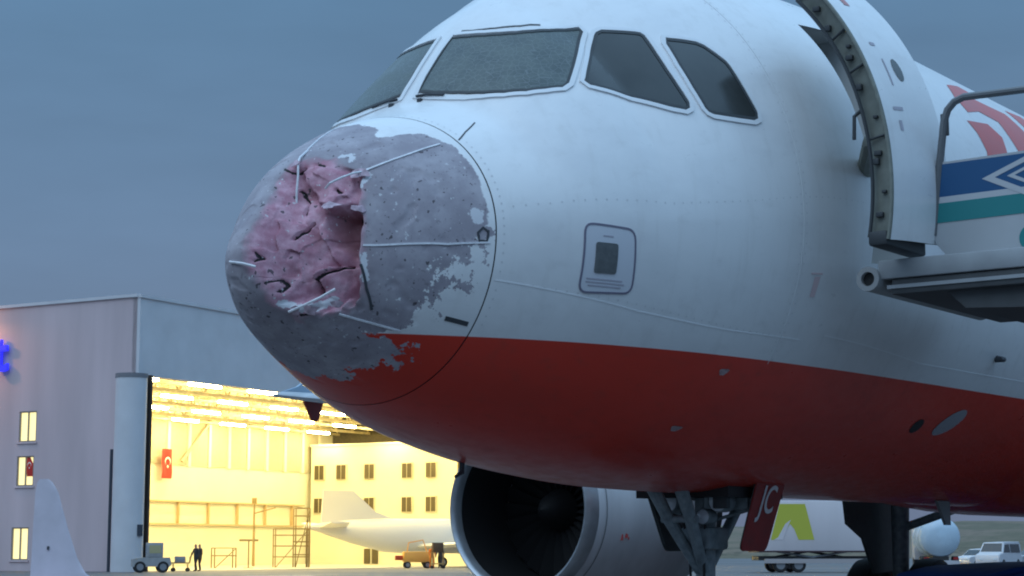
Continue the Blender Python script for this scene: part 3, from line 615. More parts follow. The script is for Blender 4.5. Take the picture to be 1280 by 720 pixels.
# forward wheel-well clutter
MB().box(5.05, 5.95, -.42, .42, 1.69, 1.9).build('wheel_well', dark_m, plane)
for i in range(7): x_ = 5.1 + i * .11; MB().box(x_, x_ + .06, -.38 + .1 * (i % 3), -.25 + .14 * (i % 2), 1.60, 1.72, .01).build('well_fitting', gear_m if i % 2 else seal_m, plane)

# ---- wings, engines, main gear, tail
def aerofoil(xl, xt, y_, zc_, t_, n=14):
    P_ = []
    for i in range(n + 1): u = (1 - math.cos(math.pi * i / n)) / 2; yt = 5 * t_ * (.2969 * math.sqrt(u) - .126 * u - .3516 * u * u + .2843 * u**3 - .1036 * u**4); P_.append((xl + (xt - xl) * u, y_, zc_ + yt * (xt - xl) * 1.1))
    for i in range(n - 1, 0, -1): u = (1 - math.cos(math.pi * i / n)) / 2; yt = 5 * t_ * (.2969 * math.sqrt(u) - .126 * u - .3516 * u * u + .2843 * u**3 - .1036 * u**4); P_.append((xl + (xt - xl) * u, y_, zc_ - yt * (xt - xl) * .8))
    return P_
def loft(secs, name, mt, parent):
    n = len(secs[0]); V = [p for s in secs for p in s]; F = [tuple(range(n))[::-1], tuple((len(secs) - 1) * n + i for i in range(n))]
    for k in range(len(secs) - 1):
        for i in range(n): F.append((k * n + i, k * n + (i + 1) % n, (k + 1) * n + (i + 1) % n, (k + 1) * n + i))
    b = MB(); b.add(V, F); return b.build(name, mt, parent, True, 40)
for sg in (1, -1):
    wg = loft([aerofoil(11.6, 18.5, sg * 1.2, 2.25, .13), aerofoil(13.6, 18.35, sg * 6.3, 2.95, .11), aerofoil(18.62, 20.15, sg * 17.0, 4.24, .10)], 'wing', wing_m, plane)
    yt = sg * 17.02
    f_ = MB().prism([(18.45, 4.20), (19.25, 4.44), (20.05, 4.95), (20.45, 4.95), (20.35, 4.28), (20.2, 4.20)], yt, yt + sg * .06, 'y').build('wingtip_fence', fence_m, wg, False)
    MB().prism([(19.42, 4.197), (20.0, 4.197), (19.86, 3.80), (19.70, 3.80)], yt, yt + sg * .05, 'y').build('fence_lower_fin', gdoor_red, wg, False)
    for yf, xf in ((6.6, 17.2), (9.4, 17.9), (12.4, 18.6)):
        zf = 2.25 + (yf - 1.2) / 15.8 * 1.99
        MB().tube([(xf - .9, sg * yf, zf - .12), (xf, sg * yf, zf - .26), (xf + 1, sg * yf, zf - .24), (xf + 1.9, sg * yf, zf - .05)], .1, 10, rs=[.03, .15, .16, .02]).build('flap_fairing', wing_m, wg)
    EX, EY, EZ = 10.82, sg * 5.75, 1.78
    cowl = MB().lathe([(.20, 1.075), (.5, 1.13), (1.0, 1.175), (1.7, 1.18), (2.5, 1.12), (3.2, .98), (3.25, .9)], 72, (EX, EY, EZ), 'x').build('engine', nac_m, plane)
    MB().lathe([(.16, .952), (.06, .962), (.015, .985), (0, 1.008), (.02, 1.03), (.08, 1.055), (.20, 1.078)], 72, (EX, EY, EZ), 'x').build('inlet_lip', alu, cowl)
    MB().lathe([(.16, .953), (.4, .93), (.9, .90), (1.05, .89)], 64, (EX, EY, EZ), 'x').build('inlet_duct', mat('duct_shade_black', (.012, .012, .013), .7, spec=.2), cowl)  # duct blackened, intake shade painted into it
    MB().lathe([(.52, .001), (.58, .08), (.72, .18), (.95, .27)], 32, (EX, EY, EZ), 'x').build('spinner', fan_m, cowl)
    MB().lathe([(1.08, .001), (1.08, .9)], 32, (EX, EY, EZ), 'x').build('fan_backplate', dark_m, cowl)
    bl = None
    for i in range(24):
        t = 2 * math.pi * i / 24
        if bl is None:
            V = []
            for k_, (r_, tw) in enumerate(((.26, .25), (.5, .6), (.86, .95))): c_ = .13; V += [(.98 - c_ / 2 * math.cos(tw), -c_ * math.sin(tw), r_), (.98 + c_ / 2 * math.cos(tw), c_ * math.sin(tw), r_)]
            bl = obj('fan_blade', V, [(0, 1, 3, 2), (2, 3, 5, 4)], fan_m, None); bl.parent = cowl; b_ = bl
        else: b_ = bl.copy(); COL.objects.link(b_)
        b_.parent = cowl; b_.location = (EX - ROOTX, EY, EZ); b_.rotation_euler = (t, 0, 0)
    MB().lathe([(3.2, .72), (4.1, .55), (4.1, .4)], 40, (EX, EY, EZ), 'x').build('core_nozzle', fan_m, cowl)
    MB().prism([(EX + .9, EZ + 1.10), (EX + 3.4, EZ + 1.55), (EX + 6, EZ + 1.35), (EX + 4.6, EZ + .6), (EX + 3.2, EZ + .85)], EY - .17, EY + .17, 'y').build('pylon', nac_m, cowl, True, 30)
    for x_, z_, w_, h_ in ((.66, -.36, .025, .10), (.73, -.33, .05, .05), (.80, -.35, .02, .06)):     # small red service stencils
        t0 = math.asin(z_ / 1.13); y_ = -math.sqrt(1.155**2 - z_**2)
        MB().box(EX + x_, EX + x_ + w_, EY + y_ - .006, EY + y_ + .03, EZ + z_ - .02, EZ + z_ + h_).build('cowl_stencil', letter_r, cowl, False)
    MB().lathe([(.325, 1.1085), (.335, 1.1105)], 72, (EX, EY, EZ), 'x').build('cowl_joint', seam_m, cowl)
    mg = bar((17.55, sg * 3.75, 2.5), (17.6, sg * 3.8, .58), .14, 'main_gear_leg', gear_m, plane, .11, 16)
    bar((17.6, sg * 3.75, 1.6), (17.4, sg * 2.1, 2.1), .06, 'side_stay', gear_m, mg); bar((17.6, sg * 4.25, .585), (17.6, sg * 3.35, .585), .07, 'axle', gear_m, mg)
    MB().prism([(16.25, 2.15), (18.6, 2.15), (18.35, 1.75), (18.1, 1.0), (17.2, .95), (16.85, 1.45), (16.35, 1.65)], sg * 4.02, sg * 4.06, 'y').build('main_gear_door', gdoor_in, mg, True, 30)
    MB().prism([(16.5, 1.95), (18.7, 1.95), (18.5, 1.25), (16.9, 1.30)], sg * 1.35, sg * 1.40, 'y').build('main_gear_door', belly_m, mg, True, 30)
    for yy in (-.46, .46): wheel('main_wheel', 17.6, sg * 3.8 + yy, .585, .42, mg)
    loft([aerofoil(32.2, 36, sg * .3, 4.7, .1), aerofoil(34.6, 36.4, sg * 6.2, 5.3, .1)], 'horizontal_stabiliser', wing_m, plane)
bf = []
for x_, s_ in ((9.6, .05), (10.6, .7), (12, 1), (17, 1), (19.5, .8), (21.5, .05)):
    bf.append([(x_, math.cos(t) * (1.2 + 1.0 * s_), 2.27 + math.sin(t) * (.35 + .27 * s_)) for t in np.linspace(0, 2 * math.pi, 28, False)])
loft(bf, 'belly_fairing', MATS['fuselage_paint'], plane)
loft([[(p[0], p[2] - 5.6, p[1]) for p in aerofoil(28.6, 35.6, 5.55, 5.6, .10)], [(p[0], (p[2] - 5.6), p[1]) for p in aerofoil(33.6, 37.0, 11.7, 5.6, .10)]], 'tail_fin', gdoor_red, plane)

# ------------------------------------------------------------------ ground and terrain
gx = np.linspace(-150, 1800, 40); gy = np.linspace(-900, 1500, 40)
V = [(a, b, 0) for a in gx for b in gy]; structure(obj('apron', V, [(i * 40 + j, (i + 1) * 40 + j, (i + 1) * 40 + j + 1, i * 40 + j + 1) for i in range(39) for j in range(39)], MATS['apron_concrete'], None, False))
def cam_pt(px, D, z=0.):
    """ground position lying D metres ahead of the camera station in the direction of photo column px"""
    h = Vector((math.cos(YAW), math.sin(YAW), 0)); r = Vector((math.sin(YAW), -math.cos(YAW), 0)); p_ = CAM + h * D + r * ((px - 640) / FPX * D); return Vector((p_.x, p_.y, z))
V = []; nh = 60
for i in range(nh + 1):
    px = 500 + (2600 - 500) * i / nh
    for k_, (D, zz) in enumerate(((330, -.3), (345, 2.2), (380, 5.0), (430, 7.5), (520, 9.5), (700, 6), (800, -1))):
        p_ = cam_pt(px, D); zz2 = zz * (1 + .35 * mnoise.noise(Vector((px * .006, k_ * .7, 0)))) + (.8 * mnoise.noise(Vector((px * .05, k_, 5))) if 0 < k_ < 6 else 0); V.append((p_.x, p_.y, zz2))
structure(obj('hill', V, [(i * 7 + j, i * 7 + j + 1, (i + 1) * 7 + j + 1, (i + 1) * 7 + j) for i in range(nh) for j in range(6)], MATS['scrub_hill']))

# ------------------------------------------------------------------ hangar (local x along the open front, local y along the side wall)
HA = YAW - R(30); HC = cam_pt(168, 118)
clad = mat('cladding_warm_tint', (.58, .47, .49), .55, var=.10, scale=.5, streak=True); fascia_m = mat('fascia_grey', (.62, .62, .65), .5, var=.06, scale=.6)  # grey cladding, warm lamplight put into its colour as pink
inner = mat('hangar_inner_wall', (.80, .76, .60), .8, var=.05, scale=.3); steel_w = mat('truss_paint', (.60, .52, .34), .6, var=.2, scale=2)
hg = thing('hangar', 'large grey aircraft hangar with its brightly lit front standing open', 'hangar', HC, HA)
ws = [(9.1, 9.35, 1.55, 2.0), (9.2, 6.45, 1.5, 1.95), (9.45, 1.75, 1.5, 2.1)]    # side-wall windows: y, z, w, h
wl = MB(); zz = [0] + sorted([v for _, z_, _, h_ in ws for v in (z_ - h_ / 2, z_ + h_ / 2)]) + [17.3]
wl.box(0, .4, 0, 8.3, 0, 17.3).box(0, .4, 10.25, 48, 0, 17.3)
zs = sorted(ws, key=lambda w: w[1]); z0 = 0
for y_, z_, w_, h_ in zs:
    wl.box(0, .4, 8.3, 10.25, z0, z_ - h_ / 2).box(0, .4, 8.3, y_ - w_ / 2, z_ - h_ / 2, z_ + h_ / 2).box(0, .4, y_ + w_ / 2, 10.25, z_ - h_ / 2, z_ + h_ / 2); z0 = z_ + h_ / 2
wl.box(0, .4, 8.3, 10.25, z0, 17.3)
wall = wl.build('side_wall', clad, hg, False)
MB().box(-.12, .5, -.05, 48, 17.3, 17.5).build('parapet_cap', fascia_m, wall, False)
fa = MB().box(0.0, 64, -.25, .35, 12.3, 17.25).build('front_fascia', fascia_m, hg, False)
MB().box(-.05, 64, -.35, .45, 17.25, 17.45).build('parapet_cap', fascia_m, fa, False)
MB().box(0.4, 64, .36, 30.4, 16.2, 16.5).build('roof_deck', steel_w, hg, False)
bw = MB().box(0.4, 64, 30.0, 30.4, 0, 16.2).build('back_wall', inner, hg, False)
for i in range(22): MB().box(1.2 + 2.85 * i, 1.55 + 2.85 * i, 29.75, 29.997, 8.8, 16).build('wall_pillar', mat('pillar_pale', (.85, .80, .66), .7), bw, False)
for i in range(21): MB().box(1.62 + 2.85 * i, 3.98 + 2.85 * i, 29.90, 29.995, 8.9, 13.2).build('wall_panel', mat('panel_buff', (.50, .45, .32), .8, var=.06), bw, False)
for z_ in (3.6, 5.6): MB().box(1, 58.5, 29.6, 29.95, z_, z_ + .12).build('wall_rail', mat('rail_buff', (.55, .40, .22), .7), bw, False)
for i in range(14): MB().box(2 + 4.2 * i, 2.1 + 4.2 * i, 29.62, 29.92, 3.6, 5.7).build('rail_post', mat('rail_buff', (.55, .40, .22), .7), bw, False)
for a0, a1 in ((20, 26), (36, 31), (40, 45)): MB().tube([(a0, 29.6, 9.2), (a1, 29.6, 14)], .12, 6).build('wall_brace', steel_w, bw)
MB().box(.63, 63.5, -.2, 29.99, .01, .03).build('hangar_floor', mat('floor_epoxy', (.55, .53, .47), .35, var=.08, scale=.4), hg, False)
ew = MB().box(63.6, 64, .36, 30, 0, 16.2).build('end_wall', mat('end_wall_unlit', (.10, .085, .06), .9, var=.2), hg, False)  # dark colour stands for the wall lying unlit
col = MB().lathe([(0, .98), (12.3, .98)], 40, (-.75, -.35, 0), 'z').build('door_column', fascia_m, hg)
MB().lathe([(12.05, 1.02), (12.3, 1.02), (12.3, .9)], 40, (-.75, -.35, 0), 'z').build('column_cap', mat('cap_dark', (.20, .20, .22), .7), col)
MB().box(.42, .62, -.9, .5, 0, 12.298).build('door_jamb', mat('jamb_brown', (.06, .04, .03), .8), hg, False)
MB().tube([(-.95, .95, 0), (-.95, .95, 7.6)], .10, 10).build('downpipe', mat('pipe_dark', (.04, .05, .07), .6), hg)
MB().box(-.95, -.55, -1.42, -1.30, 2.2, 2.9).build('control_box', mat('pipe_dark', (.04, .05, .07), .6), hg, False)
def truss(y_, zb, zt, name='roof_truss'):
    b = MB(); b.box(1.3, 63.5, y_ - .12, y_ + .12, zb, zb + .22).box(1.3, 63.5, y_ - .12, y_ + .12, zt, zt + .22); n = 22; st = 62 / n
    for i in range(n): x_ = 1.4 + st * i; b.tube([(x_, y_, zb + .1), (x_ + st / 2, y_, zt + .1), (x_ + st, y_, zb + .1)], .07, 5, False)
    return b.build(name, steel_w, hg, False)
for y_ in (1.6, 5.5, 9.5, 13.5, 17.5, 21.5, 25.5, 29.2): truss(y_, 12.7, 14.6)
for i in range(11): MB().box(3 + 5.6 * i, 3.22 + 5.6 * i, .5, 29.6, 14.85, 15.05).build('roof_purlin', steel_w, hg, False)
lampm = mat('lamp_warm', (1, .9, .6), .5, emit=(1, .85, .40), estr=85)
for j, y_ in enumerate((3.5, 11.5, 19.5, 27.2)):
    for i in range(9):
        x_ = 4.5 + 6.6 * i; MB().box(x_ - 1.6, x_ + 1.6, y_ - .18, y_ + .18, 12.55, 12.72).build('ceiling_lamp', lampm, hg, False)
# assumed sodium floodlight on the side-wall parapet, unseen at left, added for warm light
fl = MB().tube([(0, 14.5, 16.6), (-1.1, 14.5, 16.9), (-1.7, 14.5, 16.7)], .06, 8).build('assumed_floodlight', mat('pipe_dark', (.04, .05, .07), .6), wall)
MB().box(-1.95, -1.55, 14.2, 14.8, 16.45, 16.68, .04).build('assumed_lamp_head', mat('pipe_dark', (.04, .05, .07), .6), fl)
MB().box(-1.92, -1.58, 14.23, 14.77, 16.40, 16.45).build('assumed_lamp_glass', mat('assumed_lamp_sodium', (1, .5, .3), .4, emit=(1, .42, .20), estr=420), fl, False)
lit = mat('lit_window', (.6, .55, .3), .4, emit=(1, .83, .38), estr=1.15, var=.0); frame_m = mat('window_frame', (.30, .26, .20), .6)
for y_, z_, w_, h_ in ws:
    w0 = MB().box(.12, .16, y_ - w_ / 2, y_ + w_ / 2, z_ - h_ / 2, z_ + h_ / 2).build('window', lit, hg, False)
    b = MB()
    for q in (y_ - w_ / 2 + .05, y_, y_ + w_ / 2 - .05): b.box(.03, .115, q - .045, q + .045, z_ - h_ / 2, z_ + h_ / 2)
    for q in (z_ - h_ / 2 + .04, z_ + h_ / 2 - .04): b.box(.035, .114, y_ - w_ / 2, y_ + w_ / 2, q - .04, q + .04)
    b.build('window_frame', frame_m, w0, False); MB().box(-.08, .02, y_ - w_ / 2 - .1, y_ + w_ / 2 + .1, z_ - h_ / 2 - .12, z_ - h_ / 2).build('window_sill', clad, w0, False)
# blue letter of the wall sign
bl_m = mat('sign_blue', (.02, .02, .5), .4, emit=(.03, .035, 1.0), estr=1.0)
sg_o = thing('wall_sign', 'glowing blue letter of the sign high on the hangar side wall', 'sign', HC, HA)
tm = Matrix.Translation((-.25, 11.5, 14.2)) @ Matrix.Rotation(R(-90), 4, 'Z') @ Matrix.Rotation(R(90), 4, 'X')
text_mesh('sign_letter', 't', 3.6, bl_m, sg_o, tm, .12, .05, 'CENTER')

def flag(label, x_, y_, z_, w_, h_, face, vert=True):
    """national flag hung lengthwise; face: local axis it hangs on ('y' = back wall, 'x' = behind the side window)"""
    f_ = thing('flag', label, 'flag', HC, HA)
    nu, nv = 12, 16; P_ = lambda u, v, d: ((x_ + u, y_ - d, z_ + v) if face == 'y' else (x_ - d, y_ - u, z_ + v))
    wav = lambda u, v: .05 * math.sin(u * 5 + v * 1.3) + .03 * math.sin(v * 3)
    V = [P_(-w_ / 2 + w_ * i / nu, -h_ / 2 + h_ * j / nv, wav(i / nu * w_, j / nv * h_)) for i in range(nu + 1) for j in range(nv + 1)]
    c_ = obj('cloth', V, [(i * (nv + 1) + j, (i + 1) * (nv + 1) + j, (i + 1) * (nv + 1) + j + 1, i * (nv + 1) + j + 1) for i in range(nu) for j in range(nv)], mat('flag_red', (.62, .035, .025), .7), f_)
    s_ = w_; fw = mat('flag_white', (.85, .82, .75), .7)
    ro, ri = .28 * s_, .225 * s_; cz = h_ * .08; V = []; n = 28
    for i in range(n + 1):                       # crescent opening downwards on the hung flag
        t = R(-90) + R(38) + (2 * math.pi - 2 * R(38)) * i / n
        V.append(P_(ro * math.cos(t), cz + ro * math.sin(t), .13))
    for i in range(n + 1):
        t = R(-90) + R(50) + (2 * math.pi - 2 * R(50)) * i / n; V.append(P_(ri * math.cos(t), cz - .06 * s_ + ri * math.sin(t), .13))
    obj('crescent', V, [(i, i + 1, n + 2 + i, n + 1 + i) for i in range(n)], fw, f_, False)
    V = [P_((.13 if i % 2 == 0 else .055) * s_ * math.sin(math.pi * i / 5 + math.pi), cz - .34 * s_ + (.13 if i % 2 == 0 else .055) * s_ * math.cos(math.pi * i / 5 + math.pi), .13) for i in range(10)]
    obj('star', V, [tuple(range(10))], fw, f_, False); return f_
flag('red flag with white crescent and star hung on the lit hangar wall', 37.6, 29.3, 8.9, 1.35, 2.6, 'y')
flag('red crescent flag hanging in the middle side window of the hangar', .115, 8.83, 6.75, .6, 1.3, 'x')

# office block inside the hangar
ob = thing('office_block', 'cream three storey office block inside the bright hangar', 'building', HC, HA)
cream = mat('office_cream', (.82, .78, .62), .8, var=.04, scale=.4); wdark = mat('office_window', (.09, .07, .035), .5)
ow = MB().box(59.2, 63.2, .6, 29.4, 0, 11.4).build('wall', cream, ob, False)
MB().box(59.1, 63.3, .5, 29.5, 11.4, 11.6).build('roof', cream, ob, False)
for z_ in (8.85, 5.65):
    for y_ in (28.3, 25.7, 22.4, 18.1, 15.4, 11.9, 8.2, 4.6):
        f_ = MB().box(59.02, 59.15, y_ - .62, y_ + .62, z_ - .75, z_ + .75).build('window', mat('office_frame', (.72, .66, .48), .7), ob, False)
        for s_ in (-.29, .29): MB().box(58.97, 59.01, y_ + s_ - .24, y_ + s_ + .24, z_ - .68, z_ + .68).build('pane', wdark, f_, False)
for y_ in (22.6, 21.7): MB().box(59.0, 59.18, y_ - .3, y_ + .3, .1, 1.5).build('door', wdark, ob, False)

# parked jet inside the hangar, tail towards the left
jm = mat('jet_white', (.82, .80, .74), .4); jp = cam_pt(382, 150)
jet = thing('business_jet', 'small white jet parked tail first inside the lit hangar', 'jet', jp, YAW - R(62))
sec = [(0, .06, 3.2), (1.5, .42, 3.1), (4, .95, 2.85), (7, 1.36, 2.55), (9, 1.42, 2.5), (16, 1.42, 2.5), (18.5, 1.1, 2.35), (20, .5, 2.15), (20.4, .05, 2.1)]
bd = loft([[(x_, math.cos(t) * r_, z_ + math.sin(t) * r_) for t in np.linspace(0, 2 * math.pi, 24, False)] for x_, r_, z_ in sec], 'body', jm, jet)
MB().prism([(1.4, 3.2), (1.6, 6.1), (4.2, 6.1), (6.2, 4.4), (8.3, 3.75), (7, 3.2)], -.09, .09, 'y').build('tail_fin', jm, jet, True, 30)
loft([aerofoil(1.0, 2.6, -3.2, 3.5, .1), aerofoil(1.2, 3.6, 0, 3.1, .1), aerofoil(1.0, 2.6, 3.2, 3.5, .1)], 'tailplane', jm, jet)
loft([aerofoil(12.2, 14.0, -9, 2.0, .1), aerofoil(9, 13.5, 0, 1.6, .12), aerofoil(12.2, 14.0, 9, 2.0, .1)], 'wing', jm, jet)
for i in range(9): MB().lathe([(-.01, .001), (-.01, .16)], 12, (9.6 + .8 * i, 1.0, 3.0), 'y').build('cabin_window', wdark, bd, False)
for yy in (-1.6, 1.6, 0):
    x_ = 11.5 if yy else 18; bar((x_, yy, 1.6), (x_, yy, .4), .09, 'gear_leg', gear_m, jet, n=10); wheel('wheel', x_, yy, .4, .25, jet)

# ------------------------------------------------------------------ people
def person(label, px, D, rz, clothes, pose=0):
    p_ = cam_pt(px, D); st = .12 * pose
    J = {'pel': (0, 0, .93, .15, .11), 'sp': (0, 0, 1.12, .14, .10), 'ch': (.01, 0, 1.32, .18, .12), 'nk': (.02, 0, 1.47, .06, .06), 'hd': (.04, 0, 1.60, .09, .105), 'tp': (.03, 0, 1.72, .065, .075)}
    names = list(J); E_ = [('pel', 'sp'), ('sp', 'ch'), ('ch', 'nk'), ('nk', 'hd'), ('hd', 'tp')]
    for s_, yv in (('l', .1), ('r', -.1)):
        d_ = st if s_ == 'l' else -st
        J['hip' + s_] = (0, yv, .86, .10, .10); J['kn' + s_] = (d_ * .8 + .03, yv * 1.1, .48, .07, .07); J['an' + s_] = (d_ * 1.2 - .03, yv * 1.1, .09, .05, .05); J['to' + s_] = (d_ * 1.2 + .14, yv * 1.2, .045, .045, .04)
        J['sh' + s_] = (0, yv * 2.05, 1.38, .065, .065); J['el' + s_] = (.03 - d_ * .5, yv * 2.6, 1.10, .05, .05); J['wr' + s_] = (.16 - d_, yv * 2.4, .88, .035, .035); J['hn' + s_] = (.20 - d_, yv * 2.35, .80, .04, .025)
        E_ += [('pel', 'hip' + s_), ('hip' + s_, 'kn' + s_), ('kn' + s_, 'an' + s_), ('an' + s_, 'to' + s_), ('ch', 'sh' + s_), ('sh' + s_, 'el' + s_), ('el' + s_, 'wr' + s_), ('wr' + s_, 'hn' + s_)]
    names = list(J); me = bpy.data.meshes.new('person'); me.from_pydata([J[n_][:3] for n_ in names], [(names.index(a), names.index(b)) for a, b in E_], []); me.materials.append(MATS[clothes])
    o_ = bpy.data.objects.new('person', me); COL.objects.link(o_); o_.location = p_; o_.rotation_euler = (0, 0, rz)
    sk = o_.modifiers.new('skin', 'SKIN'); lay = me.skin_vertices[0].data
    for i, n_ in enumerate(names): lay[i].radius = J[n_][3:5]; lay[i].use_root = (n_ == 'pel')
    sk.use_smooth_shade = True; ss_ = o_.modifiers.new('sub', 'SUBSURF'); ss_.levels = 1; ss_.render_levels = 2
    return tag(o_, label, 'person', 'people by the hangar')
person('person in dark clothes facing the tow tractor at the hangar threshold', 249, 119, YAW + 2.4, 'person_clothes', 1)
person('person in dark clothes right behind another at the hangar threshold', 254, 119.7, YAW + 2.2, 'person_clothes', .6)
person('person in orange overalls standing by the orange cart under the engine', 541, 141, YAW + 3.6, 'overalls', .5)
person('person in dark clothes right of the orange ground power cart', 551, 142, YAW + 2.9, 'person_clothes', .8)

# ------------------------------------------------------------------ vehicles and ground equipment
glass = mat('car_glass', (.02, .024, .028), .08, spec=.6); carw = mat('car_white', (.52, .52, .55), .35, coat=.3, var=.06); cars = mat('car_silver', (.36, .37, .40), .35, .3)
hubm = mat('car_hub', (.30, .31, .33), .4, .5); tail_m = mat('tail_lamp', (.35, .02, .02), .3); black_p = mat('black_plastic', (.03, .03, .032), .7)
def loc_wheel(x_, y_, r_, w_, parent):
    t_ = MB().lathe([(-w_ / 2, r_ * .6), (-w_ / 2, r_ * .9), (-w_ * .35, r_), (w_ * .35, r_), (w_ / 2, r_ * .9), (w_ / 2, r_ * .6)], 24, (x_, y_, r_), 'y').build('wheel', tyre_m, parent)
    MB().lathe([(-w_ * .45, .001), (-w_ * .45, r_ * .62), (w_ * .45, r_ * .62), (w_ * .45, .001)], 20, (x_, y_, r_), 'y').build('rim', hubm, t_)
def car(name, label, cat, px, D, rz, paint, prof, win, width=1.75, wb=(.8, 3.4), r_=.32, group=None):
    t_ = thing(name, label, cat, cam_pt(px, D), rz, group); h = width / 2
    bm = bmesh.new(); V0 = [bm.verts.new((p[0], -h, p[1])) for p in prof]; f0 = bm.faces.new(V0); ex = bmesh.ops.extrude_face_region(bm, geom=[f0])
    for q in ex['geom']:
        if isinstance(q, bmesh.types.BMVert): q.co.y = h
    zt = max(p[1] for p in prof)
    for q in bm.verts:
        if q.co.z > .95: q.co.y *= 1 - .16 * (q.co.z - .95) / max(.1, zt - .95)
    bmesh.ops.recalc_face_normals(bm, faces=bm.faces[:]); bmesh.ops.bevel(bm, geom=bm.edges[:], offset=.05, segments=2, affect='EDGES')
    b = MB(); b.bm(bm); b.build('body', paint, t_, True, 50)
    for poly in win:
        for s_ in (-1, 1):
            bb = MB(); V = []
            for d_ in (.0, .02):
                for x_, z_ in poly: V.append((x_, s_ * (h * (1 - .16 * max(0, z_ - .95) / max(.1, zt - .95)) + .004 + d_ * .4), z_))
            n = len(poly); bb.add(V, [tuple(range(n)), tuple(range(n, 2 * n))] + [(i, (i + 1) % n, (i + 1) % n + n, i + n) for i in range(n)]); bb.build('side_window', glass, t_, False)
    for x_ in wb:
        for s_ in (-1, 1): loc_wheel(x_, s_ * (h - .08), r_, .2, t_)
    return t_
hatch = [(0, .35), (0, .70), (.12, .82), (.9, .92), (1.5, 1.42), (2.9, 1.50), (3.7, 1.40), (4.0, .95), (4.05, .40), (3.9, .28), (.1, .28)]
hwin = [[(1.05, .95), (1.55, 1.36), (2.35, 1.42), (2.35, .97)], [(2.45, .97), (2.45, 1.42), (3.35, 1.36), (3.75, 1.0)]]
van = [(0, .35), (0, .9), (.15, 1.05), (.75, 1.15), (1.35, 1.92), (4.6, 2.0), (4.75, 1.8), (4.8, .4), (4.7, .3), (.1, .3)]
vwin = [[(.95, 1.18), (1.4, 1.75), (2.3, 1.80), (2.3, 1.18)], [(2.45, 1.18), (2.45, 1.80), (4.4, 1.80), (4.4, 1.18)]]
def car_front(t_, prof_w, x_, z0, z1, xt):
    MB().add([(x_ - .01, -prof_w, z0), (x_ - .01, prof_w, z0), (xt - .01, prof_w * .85, z1), (xt - .01, -prof_w * .85, z1)], [(0, 1, 2, 3)]).build('windscreen', glass, t_, False)
    for s_ in (-1, 1): MB().box(-.02, .06, s_ * .55 - .14, s_ * .55 + .14, .60, .74, .02).build('headlamp', lamp_lens, t_)
c1 = car('parked_car', 'pale hatchback parked beside the round tanker', 'car', 1196, 146, YAW - R(60), carw, hatch, hwin); car_front(c1, .75, .92, .96, 1.38, 1.42)
c2 = car('parked_van', 'white van parked right of the pale hatchback', 'van', 1228, 140, YAW - R(35), carw, van, vwin, 1.9, (.85, 3.9), .34); car_front(c2, .82, .80, 1.2, 1.85, 1.28)
c3 = car('parked_car', 'silver car parked behind the white van at right edge', 'car', 1262, 165, YAW - R(70), cars, hatch, hwin); car_front(c3, .75, .92, .96, 1.38, 1.42)
# tanker seen end-on
tk = thing('fuel_tanker', 'fuel tanker lorry with rounded pale blue tank end', 'lorry', cam_pt(1171, 118), YAW - R(8))
tankm = mat('tank_pale_blue', (.46, .58, .68), .28, coat=.3, var=.06, scale=1)
MB().lathe([(0, .001), (.03, .5), (.14, .95), (.35, 1.2), (.6, 1.26), (6.8, 1.26), (7.1, 1.0), (7.2, .001)], 36, (0, 0, 2.15), 'x').build('tank', tankm, tk)
MB().box(.3, 9, -.5, .5, .62, .95).build('chassis', black_p, tk, False); MB().box(.1, .25, -1.15, 1.15, .45, .70).build('rear_bumper', carw, tk, False)
MB().box(7.4, 9.3, -1.15, 1.15, .7, 2.9, .12).build('cab', carw, tk); MB().box(.5, 6.5, -.35, .35, 3.36, 3.48).build('catwalk', hubm, tk, False)
for s_ in (-1, 1): MB().box(.06, .12, s_ * .9 - .15, s_ * .9 + .15, .75, .9).build('tail_lamp', tail_m, tk, False)
for x_ in (1.2, 2.4, 8.2):
    for s_ in (-1, 1): loc_wheel(x_, s_ * 1.0, .48, .32, tk)
# catering lorry with the lime logo
ct = thing('catering_lorry', 'high white box lorry with lime green logo behind the nose wheel', 'lorry', cam_pt(1025, 114), YAW - R(84))
boxm = mat('box_white_warm_tint', (.66, .60, .61), .5, var=.06, scale=.7, streak=True); lime = mat('logo_lime', (.50, .50, .06), .5)  # white box with the pink of warm lamplight tinted into its colour
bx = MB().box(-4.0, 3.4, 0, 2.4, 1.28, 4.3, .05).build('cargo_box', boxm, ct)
MB().prism([(-3.2, 1.95), (-2.62, 4.1), (-1.05, 4.1), (-.52, 1.95), (-1.5, 1.95), (-1.75, 2.6), (-2.0, 2.9), (-2.2, 2.6), (-2.55, 1.95)], -.012, -.003, 'y').build('logo', lime, bx, False)
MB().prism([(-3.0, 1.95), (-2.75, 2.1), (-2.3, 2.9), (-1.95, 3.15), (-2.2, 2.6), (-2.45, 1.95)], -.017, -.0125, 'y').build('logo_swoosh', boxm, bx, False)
MB().box(-4.02, 3.42, -.03, 2.43, 1.20, 1.28).build('box_sill', mat('sill_maroon', (.05, .02, .025), .6), bx, False)
MB().box(-3.9, 4.9, .3, 2.1, .72, .98).build('chassis', black_p, ct, False); MB().box(-3.6, 2.6, -.05, .02, .55, .82).build('side_guard', mat('guard_pale', (.42, .38, .38), .5), ct, False)
MB().tube([(-2.8, 1.2, .9), (-.6, 1.2, 1.26), (1.6, 1.2, .9)], .07, 8).build('scissor_lift', hubm, ct); MB().tube([(-2.8, .3, 1.26), (-.6, .3, .9), (1.6, .3, 1.26)], .07, 8).build('scissor_lift', hubm, ct)
MB().box(3.7, 5.4, .1, 2.3, .65, 2.4, .12).build('cab', carw, ct); MB().box(3.9, 4.8, .075, .098, 1.5, 2.2).build('cab_window', glass, ct, False)
for x_ in (-2.6, -1.5, 4.2):
    for yy in (.2, 2.2): loc_wheel(x_, yy, .46, .3, ct)
